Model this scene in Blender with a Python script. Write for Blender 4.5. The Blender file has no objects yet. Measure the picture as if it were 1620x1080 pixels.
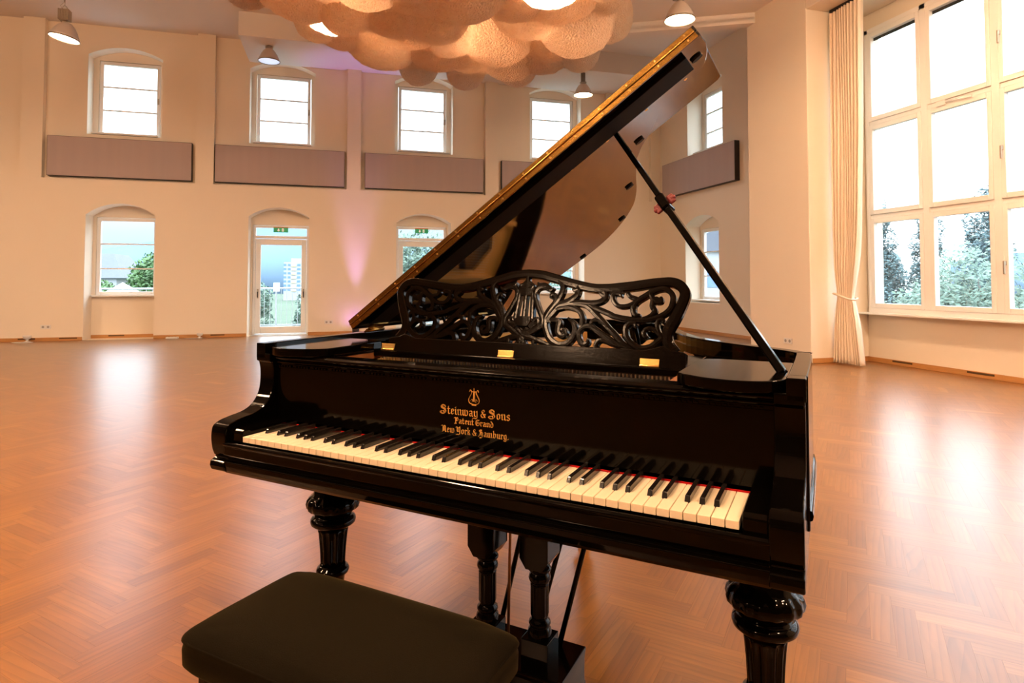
import bpy, bmesh, math, random
from math import sin, cos, pi, radians, atan2, hypot, sqrt
from mathutils import Vector, Matrix
from mathutils.geometry import tessellate_polygon
random.seed(7)
C = bpy.context.scene.collection
SC = bpy.context.scene

# ------------------------------------------------------------------ camera, sky, exposure
cam_data = bpy.data.cameras.new('camera'); cam = bpy.data.objects.new('camera', cam_data); C.objects.link(cam)
yaw_p, up = -0.4762, 0.0342
A0 = 0.7511                                  # the piano stands turned by this angle in the room
fx, fy = sin(yaw_p), cos(yaw_p)
Tr = lambda x, y: (cos(A0)*x + sin(A0)*y, -sin(A0)*x + cos(A0)*y)
f2 = Vector((*Tr(fx, fy), 0)); r2 = Vector((*Tr(fy, -fx), 0)); u2 = Vector((0, 0, 1))
fwd = f2*cos(up) + u2*sin(up); upv = u2*cos(up) - f2*sin(up)
M = Matrix((r2, upv, -fwd)).transposed().to_4x4()
M.translation = Vector((*Tr(1.3573, -1.098), 1.1345))
cam.matrix_world = M
cam_data.sensor_width = 36; cam_data.lens = 960.02/1620*36; cam_data.shift_y = -127.32/1620
cam_data.clip_start = 0.05; cam_data.clip_end = 800
SC.camera = cam
SC.view_settings.view_transform = 'Standard'; SC.view_settings.look = 'None'
SC.view_settings.gamma = 1; SC.view_settings.use_curve_mapping = False
SC.view_settings.exposure = 0.4

world = bpy.data.worlds.new('overcast_sky'); SC.world = world; world.use_nodes = True
wn = world.node_tree.nodes; wl = world.node_tree.links; wn.clear()
wo = wn.new('ShaderNodeOutputWorld'); bg = wn.new('ShaderNodeBackground'); ramp = wn.new('ShaderNodeValToRGB')
tc = wn.new('ShaderNodeTexCoord'); sx = wn.new('ShaderNodeSeparateXYZ')
nz = wn.new('ShaderNodeTexNoise'); nz.inputs['Scale'].default_value = 3.0; nz.inputs['Detail'].default_value = 5
ad = wn.new('ShaderNodeMath'); ad.operation = 'MULTIPLY_ADD'; ad.inputs[1].default_value = 0.10
wl.new(tc.outputs['Generated'], sx.inputs[0]); wl.new(tc.outputs['Generated'], nz.inputs['Vector'])
wl.new(nz.outputs['Fac'], ad.inputs[0]); wl.new(sx.outputs['Z'], ad.inputs[2]); wl.new(ad.outputs[0], ramp.inputs[0])
e = ramp.color_ramp.elements          # brightness of the overcast sky by height, brighter overhead
e[0].position = 0.05; e[0].color = (.052, .07, .105, 1)
e[1].position = 0.55; e[1].color = (.78, .89, 1, 1)
k = e.new(0.13); k.color = (.08, .10, .128, 1)
k = e.new(0.22); k.color = (.14, .155, .165, 1)
k = e.new(0.34); k.color = (.50, .55, .60, 1)
side = wn.new('ShaderNodeMapRange'); side.inputs[1].default_value = .35; side.inputs[2].default_value = .75   # even bright cloud to the east
wl.new(sx.outputs['X'], side.inputs[0])
ev = wn.new('ShaderNodeMix'); ev.data_type = 'RGBA'; ev.inputs[7].default_value = (.40, .425, .45, 1)
wl.new(side.outputs[0], ev.inputs[0]); wl.new(ramp.outputs[0], ev.inputs[6]); wl.new(ev.outputs[2], bg.inputs[0]); bg.inputs[1].default_value = 9.5
wl.new(bg.outputs[0], wo.inputs[0])

LAMP_COLOR = (1.0, .63, .37)
LAMP_POWER = 320.0     # radiance of the added fill pendants out of view
LAMP_DIM = 22.0        # and of the pendants in view

# ------------------------------------------------------------------ materials
MATS = {}
def mat(name, color=(.8, .8, .8), rough=.5, metal=0, spec=.5, coat=0, emit=None, estr=0, bump=None, var=None, ior=None):
    if name in MATS: return MATS[name]
    m = bpy.data.materials.new(name); m.use_nodes = True; MATS[name] = m
    nt = m.node_tree; b = nt.nodes['Principled BSDF']
    b.inputs['Base Color'].default_value = (*color, 1); b.inputs['Roughness'].default_value = rough
    b.inputs['Metallic'].default_value = metal; b.inputs['Specular IOR Level'].default_value = spec
    b.inputs['Coat Weight'].default_value = coat; b.inputs['Coat Roughness'].default_value = .04
    if ior: b.inputs['IOR'].default_value = ior
    if emit: b.inputs['Emission Color'].default_value = (*emit, 1); b.inputs['Emission Strength'].default_value = estr
    tcn = nt.nodes.new('ShaderNodeTexCoord')
    if var:       # (scale, amount, stretch) : colour variation of the material itself
        mp = nt.nodes.new('ShaderNodeMapping'); mp.inputs['Scale'].default_value = var[2] if len(var) > 2 else (1, 1, 1)
        n = nt.nodes.new('ShaderNodeTexNoise'); n.inputs['Scale'].default_value = var[0]; n.inputs['Detail'].default_value = 4
        h = nt.nodes.new('ShaderNodeMix'); h.data_type = 'RGBA'
        h.inputs[6].default_value = (*[c*(1-var[1]) for c in color], 1); h.inputs[7].default_value = (*[min(1, c*(1+var[1])) for c in color], 1)
        nt.links.new(tcn.outputs['Object'], mp.inputs[0]); nt.links.new(mp.outputs[0], n.inputs['Vector'])
        nt.links.new(n.outputs['Fac'], h.inputs[0]); nt.links.new(h.outputs[2], b.inputs['Base Color'])
    if bump:      # (scale, strength, distance)
        n = nt.nodes.new('ShaderNodeTexNoise'); n.inputs['Scale'].default_value = bump[0]; n.inputs['Detail'].default_value = 3
        bp = nt.nodes.new('ShaderNodeBump'); bp.inputs['Strength'].default_value = bump[1]; bp.inputs['Distance'].default_value = bump[2]
        nt.links.new(tcn.outputs['Object'], n.inputs['Vector']); nt.links.new(n.outputs['Fac'], bp.inputs['Height']); nt.links.new(bp.outputs[0], b.inputs['Normal'])
    return m

PLASTER = mat('cream_plaster', (.84, .75, .62), .85, spec=.2, var=(.5, .03), bump=(60, .12, .004))
CEIL = mat('white_ceiling_paint', (.78, .74, .70), .9, spec=.2, var=(.4, .02))
FRAME = mat('white_window_paint', (.84, .83, .80), .35, var=(3, .02))
LACQ = mat('black_piano_lacquer', (.0012, .0008, .0005), .08, spec=.13, var=(14, .3), bump=(9, .02, .003))
LACQ_LID = mat('polished_black_lid_lacquer', (.005, .003, .0022), .05, ior=2.7, var=(12, .3))
CARVED = mat('dark_carved_ebonised_wood', (.0035, .0018, .0007), .14, spec=.12, var=(40, .5, (1, 1, 6)), bump=(120, .15, .001))
BRASS = mat('brass', (.83, .52, .16), .28, metal=1, var=(40, .15))
BRASS_OLD = mat('aged_brass_hinge', (.42, .22, .05), .25, metal=1, var=(25, .3), bump=(90, .2, .001))
GILT = mat('gilt_lettering', (.80, .43, .10), .45, metal=.35, var=(90, .15))
PLATEG = mat('gilded_iron_plate', (.60, .33, .085), .42, metal=.55, var=(20, .12), bump=(150, .1, .001))
IVORY = mat('ivory_key', (.84, .72, .52), .28, coat=.2, var=(60, .05, (1, .2, 1)))
WOODK = mat('key_wood', (.55, .33, .16), .6, var=(30, .2))
EBONY = mat('ebony_key', (.009, .007, .006), .2, coat=.3, var=(40, .3))
RED = mat('red_felt', (.36, .006, .006), .95, spec=.1, var=(200, .2))
INWOOD = mat('warm_brown_inner_wood', (.24, .10, .035), .45, var=(30, .25, (1, .1, 1)))
SOUND = mat('spruce_soundboard', (.30, .15, .05), .4, var=(60, .12, (1, .05, 1)))
STEEL = mat('steel_wire', (.55, .52, .48), .3, metal=1, var=(50, .1))
CHROME = mat('chromed_steel', (.75, .74, .72), .15, metal=1, var=(20, .05))
VELVET = mat('dark_olive_velvet', (.0045, .0032, .0012), .95, spec=.05, var=(300, .35), bump=(600, .3, .002))
MATS['dark_olive_velvet'].node_tree.nodes['Principled BSDF'].inputs['Sheen Weight'].default_value = .22
MATS['dark_olive_velvet'].node_tree.nodes['Principled BSDF'].inputs['Sheen Tint'].default_value = (.22, .15, .04, 1)
MATS['dark_olive_velvet'].node_tree.nodes['Principled BSDF'].inputs['Sheen Roughness'].default_value = .4
PANEL = mat('grey_mauve_fabric_panel', (.44, .36, .35), .85, var=(2.2, .06, (3, 3, .15)), bump=(400, .3, .002))
PANELF = mat('dark_metal_edge', (.035, .03, .03), .45, metal=.6, var=(9, .2))
OAKB = mat('oak_skirting', (.52, .25, .08), .4, var=(18, .2, (.3, .3, 4)))
GRILLE = mat('bronze_grille', (.12, .07, .03), .5, metal=.6, var=(30, .2))
CURT = mat('cream_curtain_cloth', (.86, .74, .60), .85, spec=.15, var=(3, .04), bump=(500, .15, .001))
ALU = mat('aluminium_housing', (.42, .37, .30), .35, metal=.8, var=(30, .12))
SHADE = mat('pearly_reflector_shade', (.62, .55, .50), .35, metal=.15, var=(8, .05))
LENS = mat('lit_lens', (1, .9, .7), .4, emit=LAMP_COLOR, estr=LAMP_POWER)
LENS_DIM = mat('dimmed_lit_lens', (1, .9, .7), .4, emit=(1, .74, .48), estr=LAMP_DIM)
BULB = mat('lit_bulb', (1, .85, .6), .4, emit=(1, .70, .40), estr=60)
PLAST = mat('white_plastic', (.78, .76, .72), .4, var=(20, .03))
GREEN = mat('green_sign_face', (.01, .30, .11), .4, emit=(.01, .30, .11), estr=.25, var=(10, .05))
SIGNW = mat('white_sign_symbol', (.9, .9, .85), .4, emit=(.9, .9, .85), estr=.3, var=(10, .03))
GALV = mat('galvanised_railing', (.42, .46, .50), .4, metal=.5, var=(15, .1))
CONC = mat('pale_paving', (.25, .25, .25), .9, var=(1.5, .12), bump=(20, .2, .01))
LEAF1 = mat('fresh_green_leaves', (.07, .14, .045), .7, var=(1.2, .45))
LEAF2 = mat('grey_green_leaves', (.10, .155, .115), .7, var=(1.2, .4))
LEAF3 = mat('haze_tinted_poplar_leaves', (.075, .125, .13), .7, var=(1.0, .4))  # blue of the outdoor haze is mixed into the leaf colour
BARK = mat('grey_bark', (.12, .10, .08), .9, var=(8, .3))
GRASS = mat('meadow_grass', (.035, .06, .03), .95, var=(.15, .35))
HILLM = mat('haze_tinted_wooded_slope', (.10, .145, .20), 1, spec=0, var=(.02, .25))  # base colour carries the blue of distance haze
WALLO = mat('pale_render', (.30, .31, .33), .8, var=(.6, .05))
ROOFO = mat('slate_roof', (.10, .11, .14), .7, var=(3, .15))
WINO = mat('blue_window_glass', (.12, .20, .36), .2, var=(3, .2))
YELL = mat('yellow_balcony_panel', (.72, .58, .28), .7, var=(3, .06))
VIOLED = mat('violet_led_lens', (.6, .3, 1), .4, emit=(.55, .22, 1), estr=40)

def glass_mat():
    m = bpy.data.materials.new('clear_window_glass'); m.use_nodes = True; nt = m.node_tree; nt.nodes.clear()
    o = nt.nodes.new('ShaderNodeOutputMaterial'); mx = nt.nodes.new('ShaderNodeMixShader'); t = nt.nodes.new('ShaderNodeBsdfTransparent')
    g = nt.nodes.new('ShaderNodeBsdfGlossy'); g.inputs['Roughness'].default_value = .02
    f = nt.nodes.new('ShaderNodeLayerWeight'); pw = nt.nodes.new('ShaderNodeMath'); pw.operation = 'POWER'; pw.inputs[1].default_value = 5
    ma = nt.nodes.new('ShaderNodeMath'); ma.operation = 'MULTIPLY_ADD'; ma.inputs[1].default_value = .85; ma.inputs[2].default_value = .04
    t.inputs[0].default_value = (.95, .975, .98, 1); nt.links.new(f.outputs['Facing'], pw.inputs[0]); nt.links.new(pw.outputs[0], ma.inputs[0])
    nt.links.new(ma.outputs[0], mx.inputs[0]); nt.links.new(t.outputs[0], mx.inputs[1]); nt.links.new(g.outputs[0], mx.inputs[2]); nt.links.new(mx.outputs[0], o.inputs[0])
    return m
GLASS = glass_mat()

def paper_mat():
    m = bpy.data.materials.new('crinkled_translucent_paper'); m.use_nodes = True; nt = m.node_tree; nt.nodes.clear()
    N = nt.nodes.new; L = nt.links.new
    o = N('ShaderNodeOutputMaterial'); tc = N('ShaderNodeTexCoord')
    v = N('ShaderNodeTexVoronoi'); v.feature = 'DISTANCE_TO_EDGE'; v.inputs['Scale'].default_value = 14
    n = N('ShaderNodeTexNoise'); n.inputs['Scale'].default_value = 5; n.inputs['Detail'].default_value = 6
    mix = N('ShaderNodeMix'); mix.data_type = 'RGBA'; mix.inputs[6].default_value = (.95, .80, .66, 1); mix.inputs[7].default_value = (.99, .93, .86, 1)
    L(tc.outputs['Object'], v.inputs['Vector']); L(tc.outputs['Object'], n.inputs['Vector']); L(n.outputs['Fac'], mix.inputs[0])
    b = N('ShaderNodeBump'); b.inputs['Strength'].default_value = .8; b.inputs['Distance'].default_value = .05; L(v.outputs['Distance'], b.inputs['Height'])
    d = N('ShaderNodeBsdfDiffuse'); t = N('ShaderNodeBsdfTranslucent'); ms = N('ShaderNodeMixShader'); ms.inputs[0].default_value = .72
    for s in (d, t): L(mix.outputs[2], s.inputs['Color']); L(b.outputs[0], s.inputs['Normal'])
    L(d.outputs[0], ms.inputs[1]); L(t.outputs[0], ms.inputs[2]); L(ms.outputs[0], o.inputs[0])
    return m
PAPER = paper_mat()

def floor_mat():
    m = bpy.data.materials.new('oak_herringbone_parquet'); m.use_nodes = True; nt = m.node_tree
    N = nt.nodes.new; L = nt.links.new; b = nt.nodes['Principled BSDF']
    at = N('ShaderNodeAttribute'); at.attribute_name = 'rnd'; uv = N('ShaderNodeUVMap')
    mp = N('ShaderNodeMapping'); mp.inputs['Scale'].default_value = (2.5, 20, 1)
    L(uv.outputs[0], mp.inputs[0])
    n = N('ShaderNodeTexNoise'); n.inputs['Scale'].default_value = 1.6; n.inputs['Detail'].default_value = 7; n.inputs['Distortion'].default_value = .7
    L(mp.outputs[0], n.inputs['Vector'])
    mp2 = N('ShaderNodeMapping'); mp2.inputs['Scale'].default_value = (1.6, 13, 1); L(uv.outputs[0], mp2.inputs[0])
    w = N('ShaderNodeTexWave'); w.wave_type = 'RINGS'; w.rings_direction = 'Z'; w.wave_profile = 'SAW'
    for q_, v_ in (('Scale', 1.1), ('Distortion', 5.0), ('Detail', 2.5), ('Detail Scale', .7)): w.inputs[q_].default_value = v_
    L(mp2.outputs[0], w.inputs['Vector'])
    wp = N('ShaderNodeMath'); wp.operation = 'POWER'; wp.inputs[1].default_value = 3.0; L(w.outputs['Fac'], wp.inputs[0])
    r = N('ShaderNodeValToRGB'); L(at.outputs['Fac'], r.inputs[0]); el = r.color_ramp.elements
    el[0].position = 0; el[0].color = (.19, .068, .010, 1); el[1].position = 1; el[1].color = (.34, .160, .038, 1)
    q = el.new(.5); q.color = (.235, .089, .013, 1); q = el.new(.9); q.color = (.27, .110, .018, 1)
    g = N('ShaderNodeMapRange'); g.inputs[1].default_value = .3; g.inputs[2].default_value = .7; g.inputs[3].default_value = .80; g.inputs[4].default_value = 1.14; L(n.outputs['Fac'], g.inputs[0])
    g2 = N('ShaderNodeMapRange'); g2.inputs[3].default_value = 1.06; g2.inputs[4].default_value = .80; L(wp.outputs[0], g2.inputs[0])
    mm = N('ShaderNodeMath'); mm.operation = 'MULTIPLY'; L(g.outputs[0], mm.inputs[0]); L(g2.outputs[0], mm.inputs[1])
    vm = N('ShaderNodeVectorMath'); vm.operation = 'SCALE'; L(r.outputs[0], vm.inputs[0]); L(mm.outputs[0], vm.inputs['Scale'])
    L(vm.outputs[0], b.inputs['Base Color'])
    bp = N('ShaderNodeBump'); bp.inputs['Strength'].default_value = .09; bp.inputs['Distance'].default_value = .002; L(n.outputs['Fac'], bp.inputs['Height'])
    L(bp.outputs[0], b.inputs['Normal'])
    b.inputs['Roughness'].default_value = .31; b.inputs['Specular IOR Level'].default_value = .42
    b.inputs['Coat Weight'].default_value = .65; b.inputs['Coat Roughness'].default_value = .282
    return m
FLOORM = floor_mat()

# ------------------------------------------------------------------ mesh helpers
class MB:
    def __init__(s): s.v = []; s.f = []; s.sm = []
    def add(s, vs, fs, smooth=False):
        o = len(s.v); s.v += [tuple(p) for p in vs]; s.f += [tuple(i+o for i in f) for f in fs]; s.sm += [smooth]*len(fs); return s
    def box(s, x0, x1, y0, y1, z0, z1):
        return s.add([(x0,y0,z0),(x1,y0,z0),(x1,y1,z0),(x0,y1,z0),(x0,y0,z1),(x1,y0,z1),(x1,y1,z1),(x0,y1,z1)],
                     [(0,3,2,1),(4,5,6,7),(0,1,5,4),(1,2,6,5),(2,3,7,6),(3,0,4,7)])
    def prism(s, pts, h0, h1, axis='z', smooth=False):
        mk = {'z': lambda a, b, h: (a, b, h), 'x': lambda a, b, h: (h, a, b), 'y': lambda a, b, h: (a, h, b)}[axis]
        n = len(pts); vs = [mk(a, b, h0) for a, b in pts] + [mk(a, b, h1) for a, b in pts]
        fs = [tuple(range(n-1, -1, -1)), tuple(range(n, 2*n))]; s.add(vs, fs)
        o = len(s.v)-2*n
        for i in range(n): s.f.append((o+i, o+(i+1) % n, o+n+(i+1) % n, o+n+i)); s.sm.append(smooth)
        return s
    def lathe(s, prof, cx=0, cy=0, n=32, flute=0, fdepth=0, frange=None, smooth=True, caps=True):
        vs = []
        for r, z in prof:
            for i in range(n):
                a = 2*pi*i/n; rr = r
                if flute and frange and frange[0] <= z <= frange[1]: rr = r - fdepth*(.5-.5*cos(flute*a))
                vs.append((cx+rr*cos(a), cy+rr*sin(a), z))
        fs = []
        for j in range(len(prof)-1):
            for i in range(n): fs.append((j*n+i, j*n+(i+1) % n, (j+1)*n+(i+1) % n, (j+1)*n+i))
        s.add(vs, fs, smooth); o = len(s.v)-len(vs)
        if not caps: return s
        s.f.append(tuple(o+i for i in range(n-1, -1, -1))); s.f.append(tuple(o+(len(prof)-1)*n+i for i in range(n))); s.sm += [False, False]
        return s
    def tube(s, pts, r, n=8, smooth=True):
        P = [Vector(p) for p in pts]; vs = []
        for i, p in enumerate(P):
            t = (P[min(i+1, len(P)-1)]-P[max(i-1, 0)]).normalized()
            a = t.orthogonal().normalized() if i == 0 else (a - t*a.dot(t)).normalized()
            b = t.cross(a); rr = r[i] if isinstance(r, (list, tuple)) else r
            for k in range(n): q = 2*pi*k/n; vs.append(p+a*rr*cos(q)+b*rr*sin(q))
        fs = [(i*n+k, i*n+(k+1) % n, (i+1)*n+(k+1) % n, (i+1)*n+k) for i in range(len(P)-1) for k in range(n)]
        s.add(vs, fs, smooth); o = len(s.v)-len(vs)
        s.f += [tuple(o+k for k in range(n-1, -1, -1)), tuple(o+(len(P)-1)*n+k for k in range(n))]; s.sm += [False, False]
        return s
    def bar(s, p, q, w, h, upv=(0, 0, 1)):
        p, q = Vector(p), Vector(q); t = (q-p).normalized(); a = t.cross(Vector(upv)).normalized(); b = a.cross(t)
        vs = [c+a*i*w/2+b*j*h/2 for c in (p, q) for i, j in ((-1,-1),(1,-1),(1,1),(-1,1))]
        return s.add(vs, [(3,2,1,0),(4,5,6,7),(0,1,5,4),(1,2,6,5),(2,3,7,6),(3,0,4,7)])
    def xform(s, m): s.v = [tuple(m @ Vector(p)) for p in s.v]; return s
    def build(s, name, m, parent=None, bevel=0, seg=2, loc=None, fix=True):
        me = bpy.data.meshes.new(name); me.from_pydata(s.v, [], s.f); me.polygons.foreach_set('use_smooth', s.sm)
        if fix:
            bm = bmesh.new(); bm.from_mesh(me); bmesh.ops.recalc_face_normals(bm, faces=bm.faces); bm.to_mesh(me); bm.free()
        if m: me.materials.append(m)
        o = bpy.data.objects.new(name, me); C.objects.link(o)
        if parent: o.parent = parent
        if loc: o.location = loc
        if bevel:
            b = o.modifiers.new('edge', 'BEVEL'); b.width = bevel; b.segments = seg; b.limit_method = 'ANGLE'; b.angle_limit = radians(35)
        return o

def tag(o, label=None, cat=None, group=None, kind=None):
    if label: o['label'] = label
    if cat: o['category'] = cat
    if group: o['group'] = group
    if kind: o['kind'] = kind
    return o
def thing(name, loc, label, cat, rz=0, group=None):
    o = bpy.data.objects.new(name, None); C.objects.link(o); o.location = loc; o.rotation_euler = (0, 0, rz); o.empty_display_size = .1
    return tag(o, label, cat, group)
def copy_tree(o, parent=None):
    c = o.copy(); C.objects.link(c)
    if parent: c.parent = parent
    for ch in list(o.children): copy_tree(ch, c)
    return c
def smooth_pts(pts, n=6, closed=False):
    out = []; N = len(pts)
    rng = range(N if closed else N-1)
    for i in rng:
        g = (lambda k: pts[k % N]) if closed else (lambda k: pts[max(0, min(N-1, k))])
        p0, p1, p2, p3 = g(i-1), g(i), g(i+1), g(i+2)
        for j in range(n):
            t = j/n
            out.append(tuple(.5*((2*b)+(c-a)*t+(2*a-5*b+4*c-d)*t*t+(-a+3*b-3*c+d)*t**3) for a, b, c, d in zip(p0, p1, p2, p3)))
    if not closed: out.append(tuple(pts[-1]))
    return out

# ------------------------------------------------------------------ the room
YA = 11.9          # face of the back wall; the room's axes are the world's
def arch(c, w, z0, zs, zc, n=12):      # opening with a flat segmental arch, anticlockwise
    pts = [(c-w, z0), (c+w, z0)]
    h = zc-zs; R = (w*w+h*h)/(2*h); zc0 = zc-R; a0 = atan2(zs-zc0, w)
    for i in range(n+1):
        a = a0+(pi-2*a0)*i/n; pts.append((c+R*cos(a), zc0+R*sin(a)))
    return pts
def rect(a, b, z0, z1): return [(a, z0), (b, z0), (b, z1), (a, z1)]
def slab(mb, outer, holes, d0, d1, axis):   # a wall layer between depths d0 and d1 with holes
    mk = (lambda a, z, d: (a, d, z)) if axis == 'y' else (lambda a, z, d: (d, a, z))
    loops = [outer]+holes; flat = [p for l in loops for p in l]
    tri = tessellate_polygon([[Vector((p[0], p[1], 0)) for p in l] for l in loops])
    n = len(flat); vs = [mk(a, z, d0) for a, z in flat]+[mk(a, z, d1) for a, z in flat]
    fs = [tuple(t) for t in tri]+[tuple(i+n for i in t[::-1]) for t in tri]; o = 0
    for l in loops:
        m = len(l)
        for i in range(m): a, b = o+i, o+(i+1) % m; fs.append((a, b, b+n, a+n))
        o += m
    mb.add(vs, fs)

UC = [-3.96, -.985, 2.04, 5.215]                  # window axes of the back wall
TOP = 6.35
mb = MB()
low_holes = [arch(-3.955, .61, .0005, 2.45, 2.68), arch(-1.02, .60, .0005, 2.50, 2.70), arch(2.03, .61, .0005, 2.46, 2.66), arch(5.28, .62, .0005, 2.44, 2.64)]
up_holes = [arch(c, .66, 4.06, 5.66, 5.84) for c in UC]
slab(mb, rect(-9.2, 8.1, 0, 3.14), low_holes, YA, YA+.12, 'y')
for a, b in ((-9.2, -8.4), (-5.68, -5.32), (-2.64, -2.30), (.35, .64), (3.45, 3.76), (6.5, 6.82), (7.72, 8.1)): mb.box(a, b, YA, YA+.12, 3.14, TOP)
slab(mb, rect(-9.2, 8.1, 0, TOP), low_holes+up_holes, YA+.12, YA+.40, 'y')
lowr = [rect(-4.51, -3.40, .86, 2.44), rect(-1.58, -.43, .0005, 2.36), rect(1.45, 2.60, .0005, 2.40), rect(4.73, 5.83, .86, 2.40)]
upr = [rect(c-.56, c+.56, 4.10, 5.64) for c in UC]
slab(mb, rect(-9.2, 8.1, 0, TOP), lowr+upr, YA+.40, YA+.52, 'y')
tag(mb.build('wall_back', PLASTER, fix=False), kind='structure')

XB0 = 7.97
mb = MB()
b0l = arch(10.13, .65, .67, 2.42, 2.62); b0u = arch(9.98, .67, 4.05, 5.52, 5.70)
slab(mb, rect(6.6, 12.42, 0, TOP), [b0l, b0u], XB0, XB0+.40, 'x')
slab(mb, rect(6.6, 12.42, 0, TOP), [rect(9.55, 10.72, .72, 2.36), rect(9.42, 10.56, 4.10, 5.48)], XB0+.40, XB0+.52, 'x')
mb.box(6.56, 7.75, 5.31, 6.61, 0, TOP); mb.box(7.75, 8.49, 6.42, 6.61, 0, TOP)                        # the pier beside the bay
mb.box(6.56, 7.95, -2.4, 5.31, 5.0, TOP)                     # wall above the bay
mb.box(7.55, 7.75, -2.4, 5.31, 0, .76); mb.box(7.55, 7.75, -2.4, 5.31, 4.74, 5.0); mb.box(7.55, 7.75, 5.21, 5.31, .76, 4.74)
mb.box(6.56, 8.0, -7.2, -2.4, 0, TOP)
tag(mb.build('wall_right', PLASTER, bevel=.012, seg=2), kind='structure')
mb = MB().box(-9.3, -9.0, -7.2, 12.3, 0, TOP); tag(mb.build('wall_left', mat('unseen_wall_darkened', (.05, .028, .018), .9, var=(4, .2))), kind='structure')  # unseen walls darkened so the piano lacquer reflects little light
mb = MB().box(-9.3, 8.0, -7.4, -7.2, 0, TOP); tag(mb.build('wall_front', MATS['unseen_wall_darkened']), kind='structure')
mb = MB().box(-9.3, 8.6, -7.4, 12.42, TOP-.1, TOP+.1)
mb.box(-1.66, 7.97, 10.55, YA+.12, 5.79, TOP)                # lowered strip along the back wall
mb.prism([(6.56, 6.62), (3.2, 8.4), (2.2, 8.4), (2.2, -7.2), (6.56, -7.2)], 5.43, TOP)
mb.prism([(6.56, 6.70), (3.1, 8.52), (3.1, 8.2), (6.56, 6.4)], 5.31, 5.43)
mb.prism([(6.56, 6.62), (3.2, 8.4), (3.1, 8.2), (6.56, 6.4)], 5.26, 5.36)
tag(mb.build('ceiling', CEIL), kind='structure')

# floor: herringbone laid at 45 degrees to the walls, every stave its own faces
W, NL = .068, 5
vs, fs, uvs, rnd = [], [], [], []
c45 = cos(pi/4)
def stave(x0, y0, lx, ly):
    cx, cy = (x0+lx/2)*W, (y0+ly/2)*W; X, Y = (cx-cy)*c45, (cx+cy)*c45
    if not (-9.2 < X < 8.2 and -7.3 < Y < 12.4): return
    if X > 7.75 and Y < 5: return
    g = .00015; o = len(vs); z = [0]*4
    q = [(x0*W+g, y0*W+g), ((x0+lx)*W-g, y0*W+g), ((x0+lx)*W-g, (y0+ly)*W-g), (x0*W+g, (y0+ly)*W-g)]
    for i, (a, b) in enumerate(q): vs.append(((a-b)*c45, (a+b)*c45, z[i]))
    fs.append((o, o+1, o+2, o+3)); ou, ov = random.uniform(0, 40), random.uniform(0, 40); l, w = NL*W, W
    uvs.extend([(ou, ov), (ou+l, ov), (ou+l, ov+w), (ou, ov+w)] if lx > ly else [(ou, ov), (ou, ov+w), (ou+l, ov+w), (ou+l, ov)])
    r = random.random(); rnd.extend([min(1, max(0, r*.85 + (.2 if random.random() < .06 else 0)))]*4)
R_ = 290
for kk in range(-R_, R_):
    for m in range(-60, 60):
        x = kk+2*NL*m
        if abs(x) < R_: stave(x, kk, NL, 1)
        y = kk-2*NL+1-2*NL*m
        if abs(y) < R_: stave(kk, y, 1, NL)
me = bpy.data.meshes.new('floor'); me.from_pydata(vs, [], fs)
ul = me.uv_layers.new(name='UVMap'); ul.data.foreach_set('uv', [c for p in uvs for c in p])
at = me.attributes.new('rnd', 'FLOAT', 'CORNER'); at.data.foreach_set('value', rnd); me.materials.append(FLOORM)
fl = bpy.data.objects.new('floor', me); C.objects.link(fl); tag(fl, kind='structure')
mb = MB().box(-9.3, 8.6, -7.4, 12.42, -.12, -.0008); tag(mb.build('floor_base', mat('dark_joint', (.06, .025, .01), .8, var=(5, .1))), kind='structure')

# skirting with bronze vent grilles
def skirting(name, runs, vents):
    mb = MB()
    for x0, x1, y0, y1 in runs: mb.box(x0, x1, y0, y1, .0, .068)
    o = tag(mb.build(name, OAKB, bevel=.004), kind='structure')
    g = MB()
    for x, y, l, ax in vents:
        if ax == 'y': g.box(x, x+l, y-.003, y+.01, .036, .060)
        else: g.box(y-.003, y+.01, x, x+l, .036, .060)
    if vents: g.build('vent_grille', GRILLE, o)
skirting('baseboard_back', [(-9, -4.57, YA-.02, YA), (-3.34, -1.63, YA-.02, YA), (-.42, 1.42, YA-.02, YA), (2.64, 4.66, YA-.02, YA), (5.9, 7.95, YA-.02, YA), (-4.56, -3.35, YA+.38, YA+.4)],
         [(-5.62, YA-.02, .28, 'y'), (-4.95, YA-.02, .3, 'y'), (-4.25, YA+.38, .28, 'y'), (-2.3, YA-.02, .26, 'y')])
skirting('baseboard_right', [(7.53, 7.55, -2.4, 5.31), (6.58, 7.55, 5.29, 5.31), (6.54, 6.56, 5.31, 6.61), (XB0-.02, XB0, 6.61, YA)],
         [(4.6, 7.53, .3, 'x'), (3.55, 7.53, .32, 'x'), (2.9, 7.53, .3, 'x')])

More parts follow.
